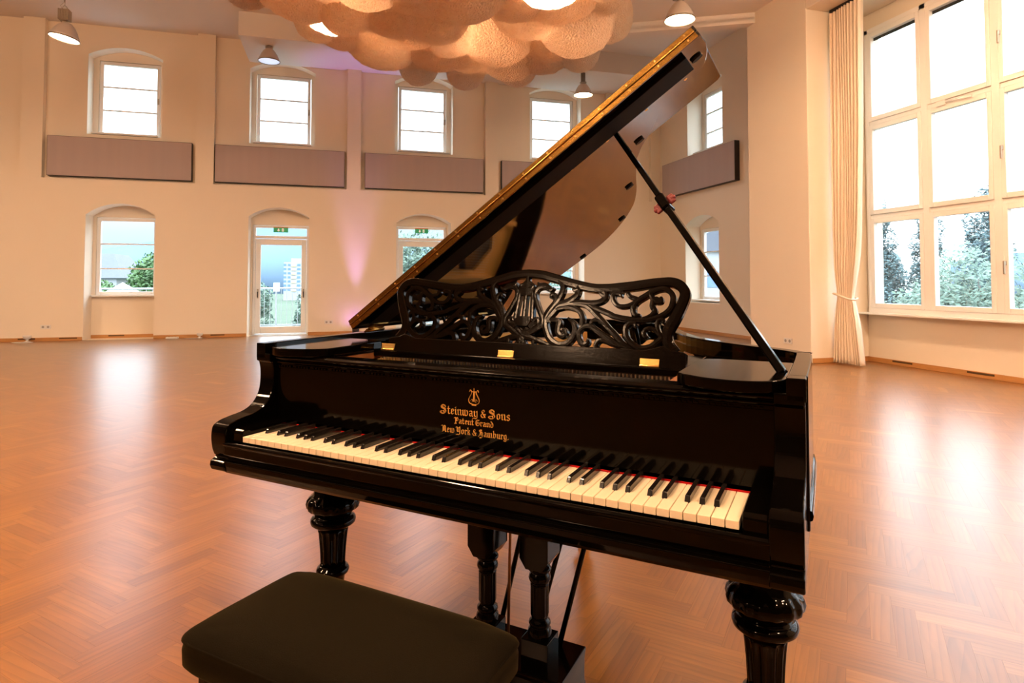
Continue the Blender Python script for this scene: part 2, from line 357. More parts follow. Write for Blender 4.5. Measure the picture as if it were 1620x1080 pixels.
# ------------------------------------------------------------------ windows and doors
def window(name, axis, a0, a1, z0, z1, d, trans, fw=.065, sill=None, depth=.07, handle=False):
    mk = (lambda p, q, r0, r1, e0, e1: (p, q, r0, r1, e0, e1)) if axis == 'y' else (lambda p, q, r0, r1, e0, e1: (r0, r1, p, q, e0, e1))
    mb = MB()
    for (p, q, e0, e1) in ((a0, a0+fw, z0, z1), (a1-fw, a1, z0, z1), (a0+fw, a1-fw, z0, z0+fw), (a0+fw, a1-fw, z1-fw, z1)):
        mb.box(*mk(p, q, d, d+depth, e0, e1))
    o = tag(mb.build(name, FRAME, bevel=.006), kind='structure')
    g = MB().box(*mk(a0+fw, a1-fw, d+depth*.55, d+depth*.55+.006, z0+fw, z1-fw)); g.build('glass_pane', GLASS, o)
    if trans:
        t = MB()
        for z in trans: t.box(*mk(a0+fw, a1-fw, d+.01, d+depth-.01, z-.013, z+.013))
        t.build('glazing_bar', FRAME, o)
    if sill: MB().box(*mk(a0-.04, a1+.04, sill, d+depth, z0-.035, z0)).build('sill', FRAME, o, bevel=.004)
    if handle: MB().box(*mk(a1-.045, a1-.02, d-.03, d, (z0+z1)/2-.06, (z0+z1)/2+.06)).build('window_handle', ALU, o)
    return o
n = 0
for i, c in enumerate(UC):
    n += 1; window('window_%d' % n, 'y', c-.55, c+.55, 4.11, 5.63, YA+.41, [4.63, 5.11], sill=YA+.13, handle=True)
n += 1; window('window_%d' % n, 'y', -4.50, -3.41, .87, 2.43, YA+.41, [1.40, 1.90], sill=YA+.26)
n += 1; window('window_%d' % n, 'y', 4.74, 5.82, .87, 2.39, YA+.41, [1.40, 1.90], sill=YA+.26)
n += 1; window('window_%d' % n, 'x', 9.56, 10.71, .73, 2.35, XB0+.41, [1.27, 1.82], sill=XB0+.1)
n += 1; window('window_%d' % n, 'x', 9.43, 10.55, 4.11, 5.47, XB0+.41, [4.57, 5.02], sill=XB0+.1)

def escape_sign(x, y, z, label):
    t = thing('exit_sign', (x, y, z), label, 'sign', group=None)
    MB().box(-.15, .15, -.025, .0, -.05, .05).build('sign_face', GREEN, t, bevel=.004)
    s = MB()
    s.add([(-.045+.012, -.028, .03), (-.045-.012, -.028, .03), (-.045-.012, -.028, -.002), (-.045-.032, -.028, -.002), (-.045, -.028, -.034), (-.045+.032, -.028, -.002), (-.045+.012, -.028, -.002)], [(0,1,2,3,4,5,6)])
    s.build('white_arrow_symbol', SIGNW, t); MB().box(.022, .062, -.028, -.0255, -.034, .034).build('white_door_symbol', SIGNW, t)
    r = MB().lathe([(.008, 0), (.0095, .008), (.006, .016)], n=10).box(-.005, .005, -.004, .004, -.022, 0)
    r.tube([(0, 0, -.004), (-.011, 0, -.010)], .003, 6).tube([(0, 0, -.004), (.011, 0, -.012)], .003, 6).tube([(0, 0, -.02), (-.008, 0, -.034)], .0035, 6).tube([(0, 0, -.02), (.009, 0, -.032)], .0035, 6)
    r.xform(Matrix.Translation((.042, -.0295, .006)) @ Matrix.Scale(.8, 4)); r.build('running_figure_symbol', GREEN, t)
    MB().box(-.15, .15, -.028, -.004, .05, .066).build('lamp_rail', mat('orange_red_lamp_rail', (.75, .25, .12), .4, var=(10, .1)), t)
    return t
def door(name, c, w, top, leaf):
    d = YA+.41; mb = MB()
    mb.box(c-w, c-w+.05, d, d+.08, 0, top); mb.box(c+w-.05, c+w, d, d+.08, 0, top); mb.box(c-w+.05, c+w-.05, d, d+.08, top-.05, top); mb.box(c-w+.05, c+w-.05, d, d+.08, leaf, leaf+.06)
    o = tag(mb.build(name, FRAME, bevel=.005), kind='structure')
    MB().box(c-w+.05, c+w-.05, d+.04, d+.046, leaf+.06, top-.05).build('transom_glass', GLASS, o)
    l = MB(); a, b = c-w+.055, c+w-.055
    for q in ((a, a+.10, .02, leaf-.01), (b-.10, b, .02, leaf-.01), (a+.10, b-.10, .02, .17), (a+.10, b-.10, leaf-.14, leaf-.01)): l.box(q[0], q[1], d+.005, d+.065, q[2], q[3])
    lf = l.build('door_leaf', FRAME, o, bevel=.006)
    MB().box(a+.10, b-.10, d+.035, d+.041, .17, leaf-.14).build('glass_pane', GLASS, lf)
    for x in (a+.05, b-.05):
        MB().box(x-.014, x+.014, d-.012, d+.004, .78, .98).build('handle_plate', ALU, lf, bevel=.004)
        MB().box(x-.01, x+.01, d-.06, d-.012, .90, .92).box(x-.01, x+.01, d-.075, d-.055, .80, .92).build('door_handle', PANELF, lf, bevel=.003)
    MB().box(c-w, c+w, YA+.02, d, .0008, .012).build('threshold', ALU, o)
    return o
door('door_1', -1.005, .57, 2.35, 2.07); escape_sign(-1.02, YA+.405, 2.255, 'green emergency exit sign over the glazed balcony door left of the piano')
door('door_2', 2.025, .57, 2.39, 2.08); escape_sign(2.03, YA+.405, 2.30, 'green emergency exit sign seen just left of the open piano lid')

# bay window: six lights side by side, three rows of sashes
mb = MB()
mb.box(7.47, 7.60, -2.40, 5.21, .70, .77)
for i in range(9):
    y = 4.30-.885*i
    if y < -2.4: break
    mb.box(7.47, 7.60, y-.045, y+.045, .77, 4.74)
for z in (2.05, 3.375): mb.box(7.485, 7.60, -2.40, 5.21, z-.03, z+.03)
mb.box(7.47, 7.60, -2.40, 5.21, 4.67, 4.74); mb.box(7.47, 7.60, 5.15, 5.21, .77, 4.74)
bay = tag(mb.build('window_9', FRAME, bevel=.006), kind='structure')
MB().box(7.38, 7.56, -2.40, 5.31, .675, .705).build('sill', FRAME, bay, bevel=.006)
edges = [5.15]+[4.30-.885*i for i in range(9)]
for i in range(8):
    y1 = edges[i]-(.045 if i else 0); y0 = edges[i+1]+.045
    if y0 < -2.4: break
    for j, (z0, z1) in enumerate(((.77, 2.02), (2.08, 3.345), (3.405, 4.67))):
        s = MB(); fw = .055
        for q in ((y0, y0+fw, z0, z1), (y1-fw, y1, z0, z1), (y0+fw, y1-fw, z0, z0+fw+.01), (y0+fw, y1-fw, z1-fw-.01, z1)): s.box(7.465, 7.54, q[0], q[1], q[2], q[3])
        so = s.build('sash', FRAME, bay, bevel=.006)
        MB().box(7.51, 7.516, y0+fw, y1-fw, z0+fw, z1-fw).build('glass_pane', GLASS, so)
        if j == 2: MB().box(7.525, 7.54, y0+fw, y1-fw, z1-fw-.05, z1-fw-.005).build('blind_box', PANELF, so)
        if i in (2, 4, 6): MB().box(7.43, 7.465, y1-.035, y1-.015, z0+.55, z0+.60).box(7.425, 7.44, y1-.035, y1-.015, z0+.45, z0+.60).build('window_handle', ALU, so, bevel=.004)
        if i == 1 and j == 1: MB().tube([(7.455, y1-.2, z1+.03), (7.44, y0+.2, z1-.0)], .012).box(7.44, 7.465, y1-.26, y1-.14, z1-.01, z1+.05).build('window_stay', FRAME, so)
# acoustic panels
def panel(x0, x1, label, axis='y', z0=3.19, z1=3.97):
    l = x1-x0; c = (x0+x1)/2
    t = thing('acoustic_panel', (c, YA+.12, z0) if axis == 'y' else (XB0, c, z0), label, 'acoustic panel', 0 if axis == 'y' else -pi/2, 'grey acoustic panels under the upper windows')
    MB().box(-l/2, l/2, -.115, 0, 0, z1-z0).build('panel_frame', PANELF, t, bevel=.003)
    MB().box(-l/2+.008, l/2-.008, -.12, -.115, .008, z1-z0-.008).build('fabric_face', PANEL, t)
panel(-5.24, -2.71, 'grey fabric acoustic panel under the upper window, farthest to the left')
panel(-2.28, .30, 'grey fabric acoustic panel above the glazed balcony door')
panel(.73, 3.40, 'grey fabric acoustic panel directly left of the raised piano lid')
panel(3.84, 6.35, 'grey fabric acoustic panel mostly hidden behind the raised piano lid')
panel(8.74, 11.6, 'grey fabric acoustic panel on the right-hand wall behind the lid prop', 'x', 3.18, 3.99)

# small things on wall and floor
def socket(x, y, z, label, axis='y'):
    t = thing('wall_socket', (x, y, z), label, 'socket', 0 if axis == 'y' else -pi/2)
    MB().box(-.085, .085, -.012, 0, -.04, .04).build('cover_plate', PLAST, t, bevel=.003)
    for s in (-.042, .042): MB().lathe([(.022, 0), (.022, .004)], n=20).xform(Matrix.Translation((s, -.011, 0)) @ Matrix.Rotation(pi/2, 4, 'X')).build('socket_well', mat('grey_plastic', (.35, .33, .3), .5, var=(9, .1)), t)
socket(-5.18, YA, .27, 'white double wall socket above the skirting at far left')
socket(0.0, YA, .27, 'white double wall socket right of the glazed balcony door')
socket(6.56, 5.76, .27, 'white double wall socket on the pier behind the lid prop foot', 'x')
t = thing('uplight', (-5.42, YA-.14, 0), 'small white floor uplight with a looped cable at far left', 'lamp')
MB().lathe([(.05, .0), (.055, .012), (.02, .02), (.02, .05), (.06, .07), (.07, .12), (.065, .125)], n=20).build('lamp_head', PLAST, t)
MB().tube([(0, -.03, .02)]+[(.13*cos(a)*1.3-.02, -.12+.07*sin(a), .006) for a in [i*.5 for i in range(13)]], .005).build('cable', PLAST, t)
t = thing('socket_box', (-2.98, YA-.10, 0), 'flat white extension socket box on the floor left of the balcony door', 'socket box')
MB().box(-.11, .11, -.04, .04, .0005, .035).build('housing', PLAST, t, bevel=.005)
for s in (-.06, 0, .06): MB().lathe([(.018, .034), (.018, .0365)], cx=s, n=16).build('socket_well', MATS['grey_plastic'], t)
t = thing('uplight', (-2.48, YA-.12, 0), 'small white floor spotlight beside the skirting, nearest the balcony door', 'lamp')
MB().lathe([(.05, .0005), (.055, .012), (.02, .02), (.02, .04), (.05, .055), (.06, .10), (.055, .105)], n=20).build('lamp_head', PLAST, t)
MB().tube([(-.02, 0, .008), (-.12, -.03, .006), (-.28, .02, .006)], .005).build('cable', PLAST, t)
t = thing('stage_uplight', (.56, YA-.22, 0), 'violet uplight washing the pilaster behind the piano', 'lamp')
MB().box(-.09, .09, -.09, .09, .0005, .03).lathe([(.07, .03), (.075, .14), (.07, .15)], n=24).build('lamp_body', PANELF, t)
MB().lathe([(.06, .150), (.06, .153)], n=24).build('lamp_lens', VIOLED, t)
sl = bpy.data.lights.new('violet_beam', 'SPOT'); sl.energy = 330; sl.color = (.58, .34, 1); sl.spot_size = radians(30); sl.spot_blend = .9; sl.shadow_soft_size = .05
so = bpy.data.objects.new('violet_beam', sl); C.objects.link(so); so.parent = t; so.location = (0, 0, .16); so.rotation_euler = (radians(180), 0, 0)

# curtain with its rail
t = thing('curtain', (6.93, 5.08, 0), 'cream pleated curtain tied back beside the tall bay window', 'curtain')
def curtain_rows():
    rows = [(4.93, -.17, .37), (4.86, -.17, .37), (4.2, -.17, .36), (3.2, -.165, .345), (2.2, -.16, .31), (1.6, -.15, .27), (1.15, -.13, .19), (.98, -.115, .155), (.90, -.11, .15), (.8, -.13, .18), (.5, -.155, .24), (.02, -.19, .30)]
    return smooth_pts(rows, 5)
vs, fs = [], []; rr = curtain_rows(); N = 160
for z, x0, x1 in rr:
    w = (x1-x0); tight = 1-math.exp(-((z-.95)/.28)**2)*.4
    for i in range(N+1):
        u = i/N; ph = u*2*pi*10 + .5*sin(u*9+z*.5)
        vs.append((.052*tight*(sin(ph)+.35*sin(2.1*ph+z*.7)), -(x0+u*w), z))
for j in range(len(rr)-1):
    for i in range(N): a = j*(N+1)+i; fs.append((a, a+1, a+N+2, a+N+1))
m_ = MB(); m_.add(vs, fs, True); co = m_.build('curtain_cloth', CURT, t, fix=False); so_ = co.modifiers.new('cloth', 'SOLIDIFY'); so_.thickness = .004
MB().tube([(-.085, .125, .97), (-.10, .02, .95), (-.085, -.13, .90), (.0, -.165, .89), (.08, -.13, .91), (.085, .10, .96), (0, .135, .97), (-.085, .125, .97)], .013).build('tie_back', CURT, t)
t = thing('curtain_rail', (6.93, 5.25, 4.94), 'dark curtain rail under the bay ceiling', 'curtain rail')
MB().box(-.02, .02, -7.2, .0, 0, .059).build('rail', PANELF, t, bevel=.004)
# ------------------------------------------------------------------ pendant lamps
def pendant(loc, top, label, tilt=(0, 0), gear=True, group=None):
    t = thing('pendant_lamp', loc, label, 'lamp', 0, group)
    prof = [(.0, .252), (.045, .25), (.07, .24), (.11, .20), (.155, .13), (.19, .05), (.205, .0)]
    tm = Matrix.Rotation(tilt[0], 4, 'X') @ Matrix.Rotation(tilt[1], 4, 'Y')
    m = MB(); m.lathe(prof, n=40, caps=False)                      # open at the bottom
    sh = m.xform(tm).build('lamp_shade', SHADE, t); so = sh.modifiers.new('t', 'SOLIDIFY'); so.thickness = .004
    MB().lathe([(.205, -.012), (.212, -.008), (.212, .006), (.205, .012), (.198, .0), (.205, -.012)], n=40, caps=False).xform(tm).build('rim_ring', ALU, sh)
    MB().lathe([(.192, .004), (.192, .008)], n=40).xform(tm).build('lamp_lens', LENS, t)
    g = MB()
    if gear:
        for i in range(7): a = -.066+.022*i; g.box(a-.008, a+.008, -.065, .065, .285, .455)
        g.box(-.065, .065, -.055, .055, .28, .45); g.build('gear_housing', ALU, t, bevel=.004)
        MB().lathe([(.05, .245), (.035, .285)], n=20).build('neck', ALU, t)
        MB().tube([(-.05, 0, .45), (-.02, 0, .51), (0, 0, .53), (.02, 0, .51), (.05, 0, .45)], .006).build('bracket', ALU, t)
        MB().tube([(0, 0, .53), (0, 0, top-loc[2])], .005).tube([(-.03, 0, .45), (-.06, 0, .52), (-.01, 0, .58), (-.008, 0, top-loc[2])], .005).build('suspension_cable', ALU, t)
    else:
        g.lathe([(.045, .245), (.075, .265), (.075, .285), (.05, .29), (.05, max(.291, top-loc[2]))], n=20).build('ceiling_mount', ALU, t)
    return t
P1 = pendant((-4.003, 9.31, 4.98), 6.25, 'lit pendant lamp with finned housing hanging at far left of the ceiling', (0, radians(9)))
P2 = pendant((-1.162, 10.99, 5.49), 5.79, 'pendant lamp close under the ceiling, just left of the paper cloud', (0, 0), gear=False)
P3 = pendant((4.78, 5.70, 4.80), 5.44, 'lit pendant lamp above the raised tip of the piano lid', (0, 0))
P4 = pendant((5.414, 10.75, 5.30), 5.79, 'lit pendant lamp low between the paper cloud and the lid edge', (0, 0), gear=False)
for P_ in (P1, P2, P3, P4):
    for ch in P_.children:
        if ch.name.startswith('lamp_lens'): BRIGHT = ch.data; ch.data = ch.data.copy(); ch.data.materials.clear(); ch.data.materials.append(LENS_DIM)
# the lamp at left of the cloud is dim in the photograph
for ch in P2.children:
    if ch.name.startswith('lamp_lens'):
        ch.data = ch.data.copy(); ch.data.materials.clear(); ch.data.materials.append(mat('dim_lens', (.7, .75, .8), .3, emit=(.6, .75, 1), estr=.6, var=(5, .05)))
# unseen pendants added as fill light over the rest of the hall
k = 0
for x, y in ((-7.2, 6.4), (-7.0, 1.6), (-7.0, -3.6), (-3.6, 3.4), (-3.4, -2.0), (-.6, -4.6), (2.6, -3.6), (5.2, -1.4), (5.3, 2.4), (-1.5, .9)):
    c = copy_tree(P3)
    for ch in c.children:
        if ch.name.startswith('lamp_lens'): ch.data = BRIGHT
    gl = bpy.data.lights.new('wall_fill_light', 'POINT'); gl.energy = 105; gl.color = LAMP_COLOR; gl.shadow_soft_size = .09  # added point light under each fill pendant, brightens the walls
    go = bpy.data.objects.new('wall_fill_light', gl); C.objects.link(go); go.parent = c; go.location = (0, 0, -.12)
    c.location = (x, y, 4.9); c['label'] = 'added fill pendant over the unseen part of the hall'; c['group'] = 'added fill pendants outside the frame'

# ------------------------------------------------------------------ paper cloud
cl = thing('paper_cloud', (1.3, 6.1, 4.3), 'large glowing peach cloud of crinkled paper bubbles hanging from the ceiling', 'hanging light sculpture')
poly = [(-1.95, 4.6), (-1.6, 5.9), (-1.05, 6.2), (-.6, 6.9), (.3, 7.5), (1.3, 8.3), (2.3, 8.1), (3.2, 7.9), (3.9, 7.3), (4.0, 6.4), (3.7, 5.5), (3.3, 4.6), (2.4, 4.2), (.8, 4.2), (-.9, 4.2)]
def inside(x, y, P):
    r = False
    for i in range(len(P)):
        (a, b), (c, d) = P[i], P[i-1]
        if (b > y) != (d > y) and x < (c-a)*(y-b)/(d-b)+a: r = not r
    return r
def bubble_mesh(seed):
    rs = random.Random(seed); bm = bmesh.new(); bmesh.ops.create_icosphere(bm, subdivisions=5, radius=1)
    dirs = [Vector((rs.gauss(0, 1), rs.gauss(0, 1), rs.gauss(0, 1))).normalized() for _ in range(46)]
    from mathutils import noise
    off = Vector((seed*7.1, 3.3*seed, 1.7))
    for v in bm.verts:
        p = v.co.normalized(); d = 1+.05*noise.noise(p*1.6+off)
        n_ = noise.noise(p*7+off)*.03+noise.noise(p*18+off)*.016+noise.noise(p*40+off)*.008
        best = max(p.dot(q) for q in dirs); d += .05*(best-.9)+n_
        v.co = p*d
    for f in bm.faces: f.smooth = True
    me = bpy.data.meshes.new('paper_bubble'); bm.to_mesh(me); bm.free(); me.materials.append(PAPER); return me
bms = [bubble_mesh(s) for s in range(4)]
rs = random.Random(11); spots = []
def bub(x, y, z, r):
    o = bpy.data.objects.new('paper_bubble', rs.choice(bms)); C.objects.link(o); o.parent = cl
    o.location = (x-1.3, y-6.1, z-4.3); o.rotation_euler = (rs.uniform(0, 6), rs.uniform(0, 6), rs.uniform(0, 6)); o.scale = (r, r, r*rs.uniform(.8, 1.05))
yy = 4.4
row = 0
while yy < 8.3:
    xx = -1.8+(.3 if row % 2 else 0)
    while xx < 4.0:
        x, y = xx+rs.uniform(-.13, .13), yy+rs.uniform(-.13, .13)
        lampgap = hypot(x-1.95, y-6.3) < .30
        if inside(x, y, poly) and not lampgap:
            edge = min(hypot(x-a, y-b) for a, b in poly); r = rs.uniform(.42, .66)
            if inside(x+r*.8, y, poly) and inside(x-r*.8, y, poly) and inside(x, y+r*.6, poly): z = 4.30+r+rs.uniform(-.06, .22)
            else: r *= .72; z = 4.42+r+rs.uniform(0, .35)
            bub(x, y, z, r); spots.append((x, y))
        xx += .60
    yy += .56; row += 1
for x, y, z, r in ((1.42, 8.0, 4.62, .32), (3.75, 6.9, 4.72, .34), (3.72, 6.75, 5.15, .34), (3.6, 7.1, 5.3, .4), (3.0, 7.7, 4.65, .34), (2.2, 8.0, 4.6, .33), (.7, 7.4, 4.7, .34), (-.1, 7.0, 4.8, .34), (-.9, 6.2, 4.8, .32), (-1.4, 5.9, 4.85, .3), (-1.6, 5.3, 4.9, .3), (-1.95, 5.35, 5.0, .27)): bub(x, y, z, r)
for x, y, z in ((1.95, 6.5, 5.0), (-.95, 5.25, 4.95), (.3, 5.6, 5.05), (3.1, 6.1, 5.05), (1.0, 6.9, 5.05), (2.9, 4.9, 5.05), (2.3, 7.4, 5.0), (.1, 6.7, 5.0), (1.6, 4.9, 5.1), (-1.2, 4.5, 5.1)):
    b = MB().lathe([(.008, -.045), (.035, -.03), (.045, 0), (.035, .03), (.015, .05), (.015, .08)], n=16).build('bulb', BULB, cl, loc=(x-1.3, y-6.1, z-4.3))
    l = bpy.data.lights.new('bulb_light', 'POINT'); l.energy = 2300; l.color = (1, .60, .34); l.shadow_soft_size = .05
    lo = bpy.data.objects.new('bulb_light', l); C.objects.link(lo); lo.parent = b; lo.location = (0, 0, -.12)
MB().tube([(0, 0, .9), (0, 0, 2.0)], .006).tube([(1.6, .2, .9), (1.6, .2, 1.15)], .006).tube([(-1.6, -.8, .9), (-1.6, -.8, 2.0)], .006).build('suspension_wire', ALU, cl)

# ------------------------------------------------------------------ outdoors
mb = MB().box(-200, 300, 12.6, 500, -5.2, -5.0).box(8.8, 300, -150, 12.6, -5.2, -5.0); tag(mb.build('ground', GRASS), kind='structure')
def hill(name, pts, z0, label, back=60):
    m = MB(); n_ = len(pts)
    for i in range(n_):
        x, y, z = pts[i]; L = hypot(x, y); ux, uy = x/L, y/L
        m.v += [(x, y, z0), (x+ux*back*.5, y+uy*back*.5, z0+(z-z0)*.6), (x+ux*back, y+uy*back, z), (x+ux*back*1.6, y+uy*back*1.6, z0)]
    for i in range(n_-1):
        for j in range(3): a = i*4+j; m.f.append((a, a+4, a+5, a+1)); m.sm.append(True)
        m.f.append((i*4+3, i*4+7, i*4+4, i*4)); m.sm.append(False)
    m.f += [(0, 1, 2, 3), tuple((n_-1)*4+j for j in (3, 2, 1, 0))]; m.sm += [False]*2
    o = m.build(name, HILLM); tag(o, label, 'hill'); return o
rh = random.Random(5)
hill('wooded_hill', [(-330+20*i, 330-.2*i*i*.1, 26+8*sin(i*.5)+rh.uniform(-2, 2)) for i in range(32)], -6, 'far wooded hill, coloured blue for haze, seen through the windows of the back wall')
hill('wooded_hill', [(330, 260-22*i, 14+4*sin(i*.7)+rh.uniform(-1.5, 1.5)) for i in range(20)], -6, 'far wooded hill beyond the tall bay window')

def crown(seed, rx, ry, rz, nblob, nleaf, size, colm, upright=False):
    r = random.Random(seed); m = MB(); bl = []
    for _ in range(nblob):
        while True:
            p = Vector((r.uniform(-1, 1), r.uniform(-1, 1), r.uniform(-1, 1)))
            if p.length < 1: break
        q = 1-(max(0, p.z)*.5 if upright else 0)
        bl.append((Vector((p.x*rx*.7*q, p.y*ry*.7*q, p.z*rz*.8)), r.uniform(.32, .5)*min(rx, ry)))
    for c, R in bl:
        for _ in range(nleaf//nblob):
            d = Vector((r.gauss(0, 1), r.gauss(0, 1), r.gauss(0, 1))).normalized(); p = c+d*R*r.uniform(.75, 1.1)*(Vector((1, 1, 1.5)) if upright else Vector((1, 1, 1)))
            a = Vector((r.gauss(0, 1), r.gauss(0, 1), r.gauss(0, 1))).normalized(); b = a.orthogonal().normalized(); s = size*r.uniform(.6, 1.3)
            o = len(m.v); m.v += [tuple(p-a*s), tuple(p+b*s*.5), tuple(p+a*s), tuple(p-b*s*.5)]; m.f.append((o, o+1, o+2, o+3)); m.sm.append(False)
    return m
def tree(x, y, zc, rx, rz, seed, colm, label, cat='tree', upright=False, nb=34, nl=5200, size=None, group=None):
    t = thing('poplar_tree' if upright else 'leafy_tree', (x, y, -5), label, cat, 0, group)
    crown(seed, rx, rx, rz, nb, int(nl*1.6), (size or max(.12, rx*.07))*.75, colm, upright).build('crown', colm, t, loc=(0, 0, zc+5), fix=False)
    MB().lathe([(.3, 0), (.22, (zc+5)*.5), (.12, zc+5), (.04, zc+5+rz*.7)], n=10).build('trunk', BARK, t)
    return t
tree(34.7, 30.4, 1.7, 1.4, 6.9, 21, LEAF3, 'tall poplar outside the bay window, leftmost of the row', upright=True, nl=6500, size=.16)
tree(37.9, 29.8, 1.3, 1.35, 6.6, 22, LEAF3, 'tall poplar outside the bay window, second from the left', upright=True, nl=6500, size=.16)
tree(42.0, 29.6, .8, 1.4, 6.2, 27, LEAF3, 'shorter poplar outside, right of the first window mullion', upright=True, nl=5000, size=.17)
tree(39.3, 26.6, 2.4, 1.25, 7.4, 23, LEAF3, 'tallest poplar outside, beside the second window mullion', upright=True, nl=6500, size=.16)
tree(42.6, 24.6, 2.0, 1.5, 7.3, 24, LEAF3, 'poplar outside at the right edge of the bay window', upright=True, nl=6500, size=.16)
tree(44.0, 22.0, 1.6, 2.0, 6.6, 28, LEAF3, 'poplar outside, hidden right of the frame', upright=True, nl=3000, size=.2)
tree(40.2, 34.6, -.6, 1.5, 5.0, 41, LEAF3, 'shorter poplar outside, filling the gap behind the two leftmost poplars', upright=True, nl=6500, size=.17)
tree(26.2, 17.6, -1.2, 3.6, 3.7, 25, LEAF2, 'broad round tree outside the second light of the bay window', nl=11000, size=.16)
tree(28.4, 9.6, -1.0, 3.2, 3.4, 26, LEAF2, 'broad round tree outside the right part of the bay window', nl=8000, size=.16)
tree(26.5, 25.0, -2.6, 3.2, 2.6, 29, LEAF2, 'low dark shrubby tree outside behind the bay mullion', nl=8000, size=.15)
tree(-12.6, 49.0, -.2, 2.5, 3.5, 31, LEAF1, 'bright green tree outside the lower left window, at its right side', nl=9000, size=.2)
tree(-16.9, 52.0, -1.3, 1.9, 3.2, 32, LEAF1, 'smaller green tree outside the lower left window, beside the grey roof', nl=6000, size=.18)
tree(-4.3, 30.6, -1.3, 1.4, 3.4, 33, LEAF2, 'pale willow outside the balcony door, on its left', nl=7000, size=.12)
tree(-1.0, 31.6, -1.6, 1.2, 3.1, 34, LEAF2, 'pale willow outside the balcony door, on its right', nl=7000, size=.12)
tree(3.3, 23.6, .4, 2.6, 3.4, 35, LEAF2, 'leafy tree outside the second exit door', nl=9000, size=.13)
tree(9.6, 24.5, -.6, 2.4, 3.0, 36, LEAF2, 'leafy tree outside the window seen between lid and music desk', nl=6000, size=.14)
tree(16.2, 20.3, -3.2, 1.8, 3.4, 37, LEAF2, 'small tree outside the low window right of the music desk', nl=5000, size=.12)

t = thing('town_house', (-24.4, 67, -5), 'pale house with a steep slate roof outside the lower left window', 'house')
MB().box(-3.2, 3.2, 0, 8, 0, 6.6).build('house_wall', WALLO, t)
MB().add([(-3.5, -.3, 6.5), (3.9, -.3, 6.5), (3.9, 8.3, 6.5), (-3.5, 8.3, 6.5), (-2.8, 1.6, 9.0), (2.4, 1.6, 9.0), (2.4, 6.2, 9.0), (-2.8, 6.2, 9.0)], [(0,3,2,1),(4,5,6,7),(0,1,5,4),(1,2,6,5),(2,3,7,6),(3,0,4,7)]).build('slate_roof', ROOFO, t)
for x in (.2, 1.8):
    for z in (1.5, 4.3): MB().box(x-.45, x+.45, -.05, .02, z, z+1.4).build('house_window', WINO, t)
t = thing('pavilion', (-10.1, 32.3, -5), 'small white tent pavilion outside the lower left window', 'pavilion')
for x in (-.8, .8):
    for y in (-.8, .8): MB().box(x-.05, x+.05, y-.05, y+.05, 0, 5.4).build('post', WALLO, t)
MB().add([(-1, -1, 5.3), (1, -1, 5.3), (1, 1, 5.3), (-1, 1, 5.3), (0, 0, 6.1)], [(0, 3, 2, 1), (0, 1, 4), (1, 2, 4), (2, 3, 4), (3, 0, 4)]).build('tent_roof', PLAST, t)
t = thing('tower_block', (-14.4, 210, -5), 'pale tower block with blue windows and yellow panels outside the balcony door', 'building')
MB().box(-3.4, 2.2, 0, 8, 0, 12.6).build('tower_wall', WALLO, t); MB().box(-1.2, 3.6, 1.0, 9, 0, 13.9).build('lift_tower', WALLO, t)
for f_ in range(7):
    z = 3.2+1.35*f_
    for x in (-3.0, -1.7): MB().box(x-.42, x+.42, -.06, .01, z, z+.7).build('tower_window', WINO, t)
    MB().box(-1.0, .4, -.3, 0, z-.15, z+.55).build('balcony_panel', YELL, t)
    MB().box(.8, 1.8, -.06, .01, z, z+.7).build('tower_window', WINO, t)
t = thing('neighbour_house', (34, 50, -5), 'pale house outside the low window right of the music desk', 'house')
MB().box(-3, 7, 0, 8, 0, 9.2).build('house_wall', WALLO, t); MB().prism([(-3.3, 9.1), (7.3, 9.1), (2, 11.6)], -.3, 8.3, 'y').build('slate_roof', ROOFO, t)
for x in (-1.5, 1.2, 4): MB().box(x-.6, x+.6, -.05, .02, 5.6, 7.2).build('house_window', WINO, t)

# balcony with railing outside the doors
mb = MB().box(-9, 8.3, 12.45, 14.6, -.35, -.05); tag(mb.build('balcony_slab', CONC), kind='structure')
t = thing('balcony_railing', (0, 14.4, -.05), 'galvanised balcony railing with thin upright bars outside the glazed doors', 'railing')
MB().tube([(-8.9, 0, 1.02), (8.2, 0, 1.02)], .024).build('handrail', GALV, t)
MB().box(-8.9, 8.2, -.015, .015, .10, .13).build('bottom_rail', GALV, t)
m = MB()
for i in range(132): x = -8.85+.13*i; m.box(x-.006, x+.006, -.006, .006, .13, 1.0)
tag(m.build('baluster', GALV, t), kind='stuff')
for i in range(10): MB().box(-8.9+1.9*i-.02, -8.9+1.9*i+.02, -.02, .02, 0, 1.02).build('post', GALV, t)
t = thing('junction_box', (-1.28, 14.28, .95), 'white box fixed on the balcony handrail outside the door', 'box')
MB().box(-.07, .07, -.05, .09, -.06, .16).build('box_housing', PLAST, t, bevel=.01)
mb = MB().add([(-5, 17, -4.95), (2.2, 17, -4.95), (-.6, 42, -4.95), (-3.0, 42, -4.95)], [(0, 1, 2, 3)]).add([(-5, 17, -4.99), (2.2, 17, -4.99), (-.6, 42, -4.99), (-3.0, 42, -4.99)], [(3, 2, 1, 0)])
tag(mb.build('footpath', CONC, fix=False), kind='structure')
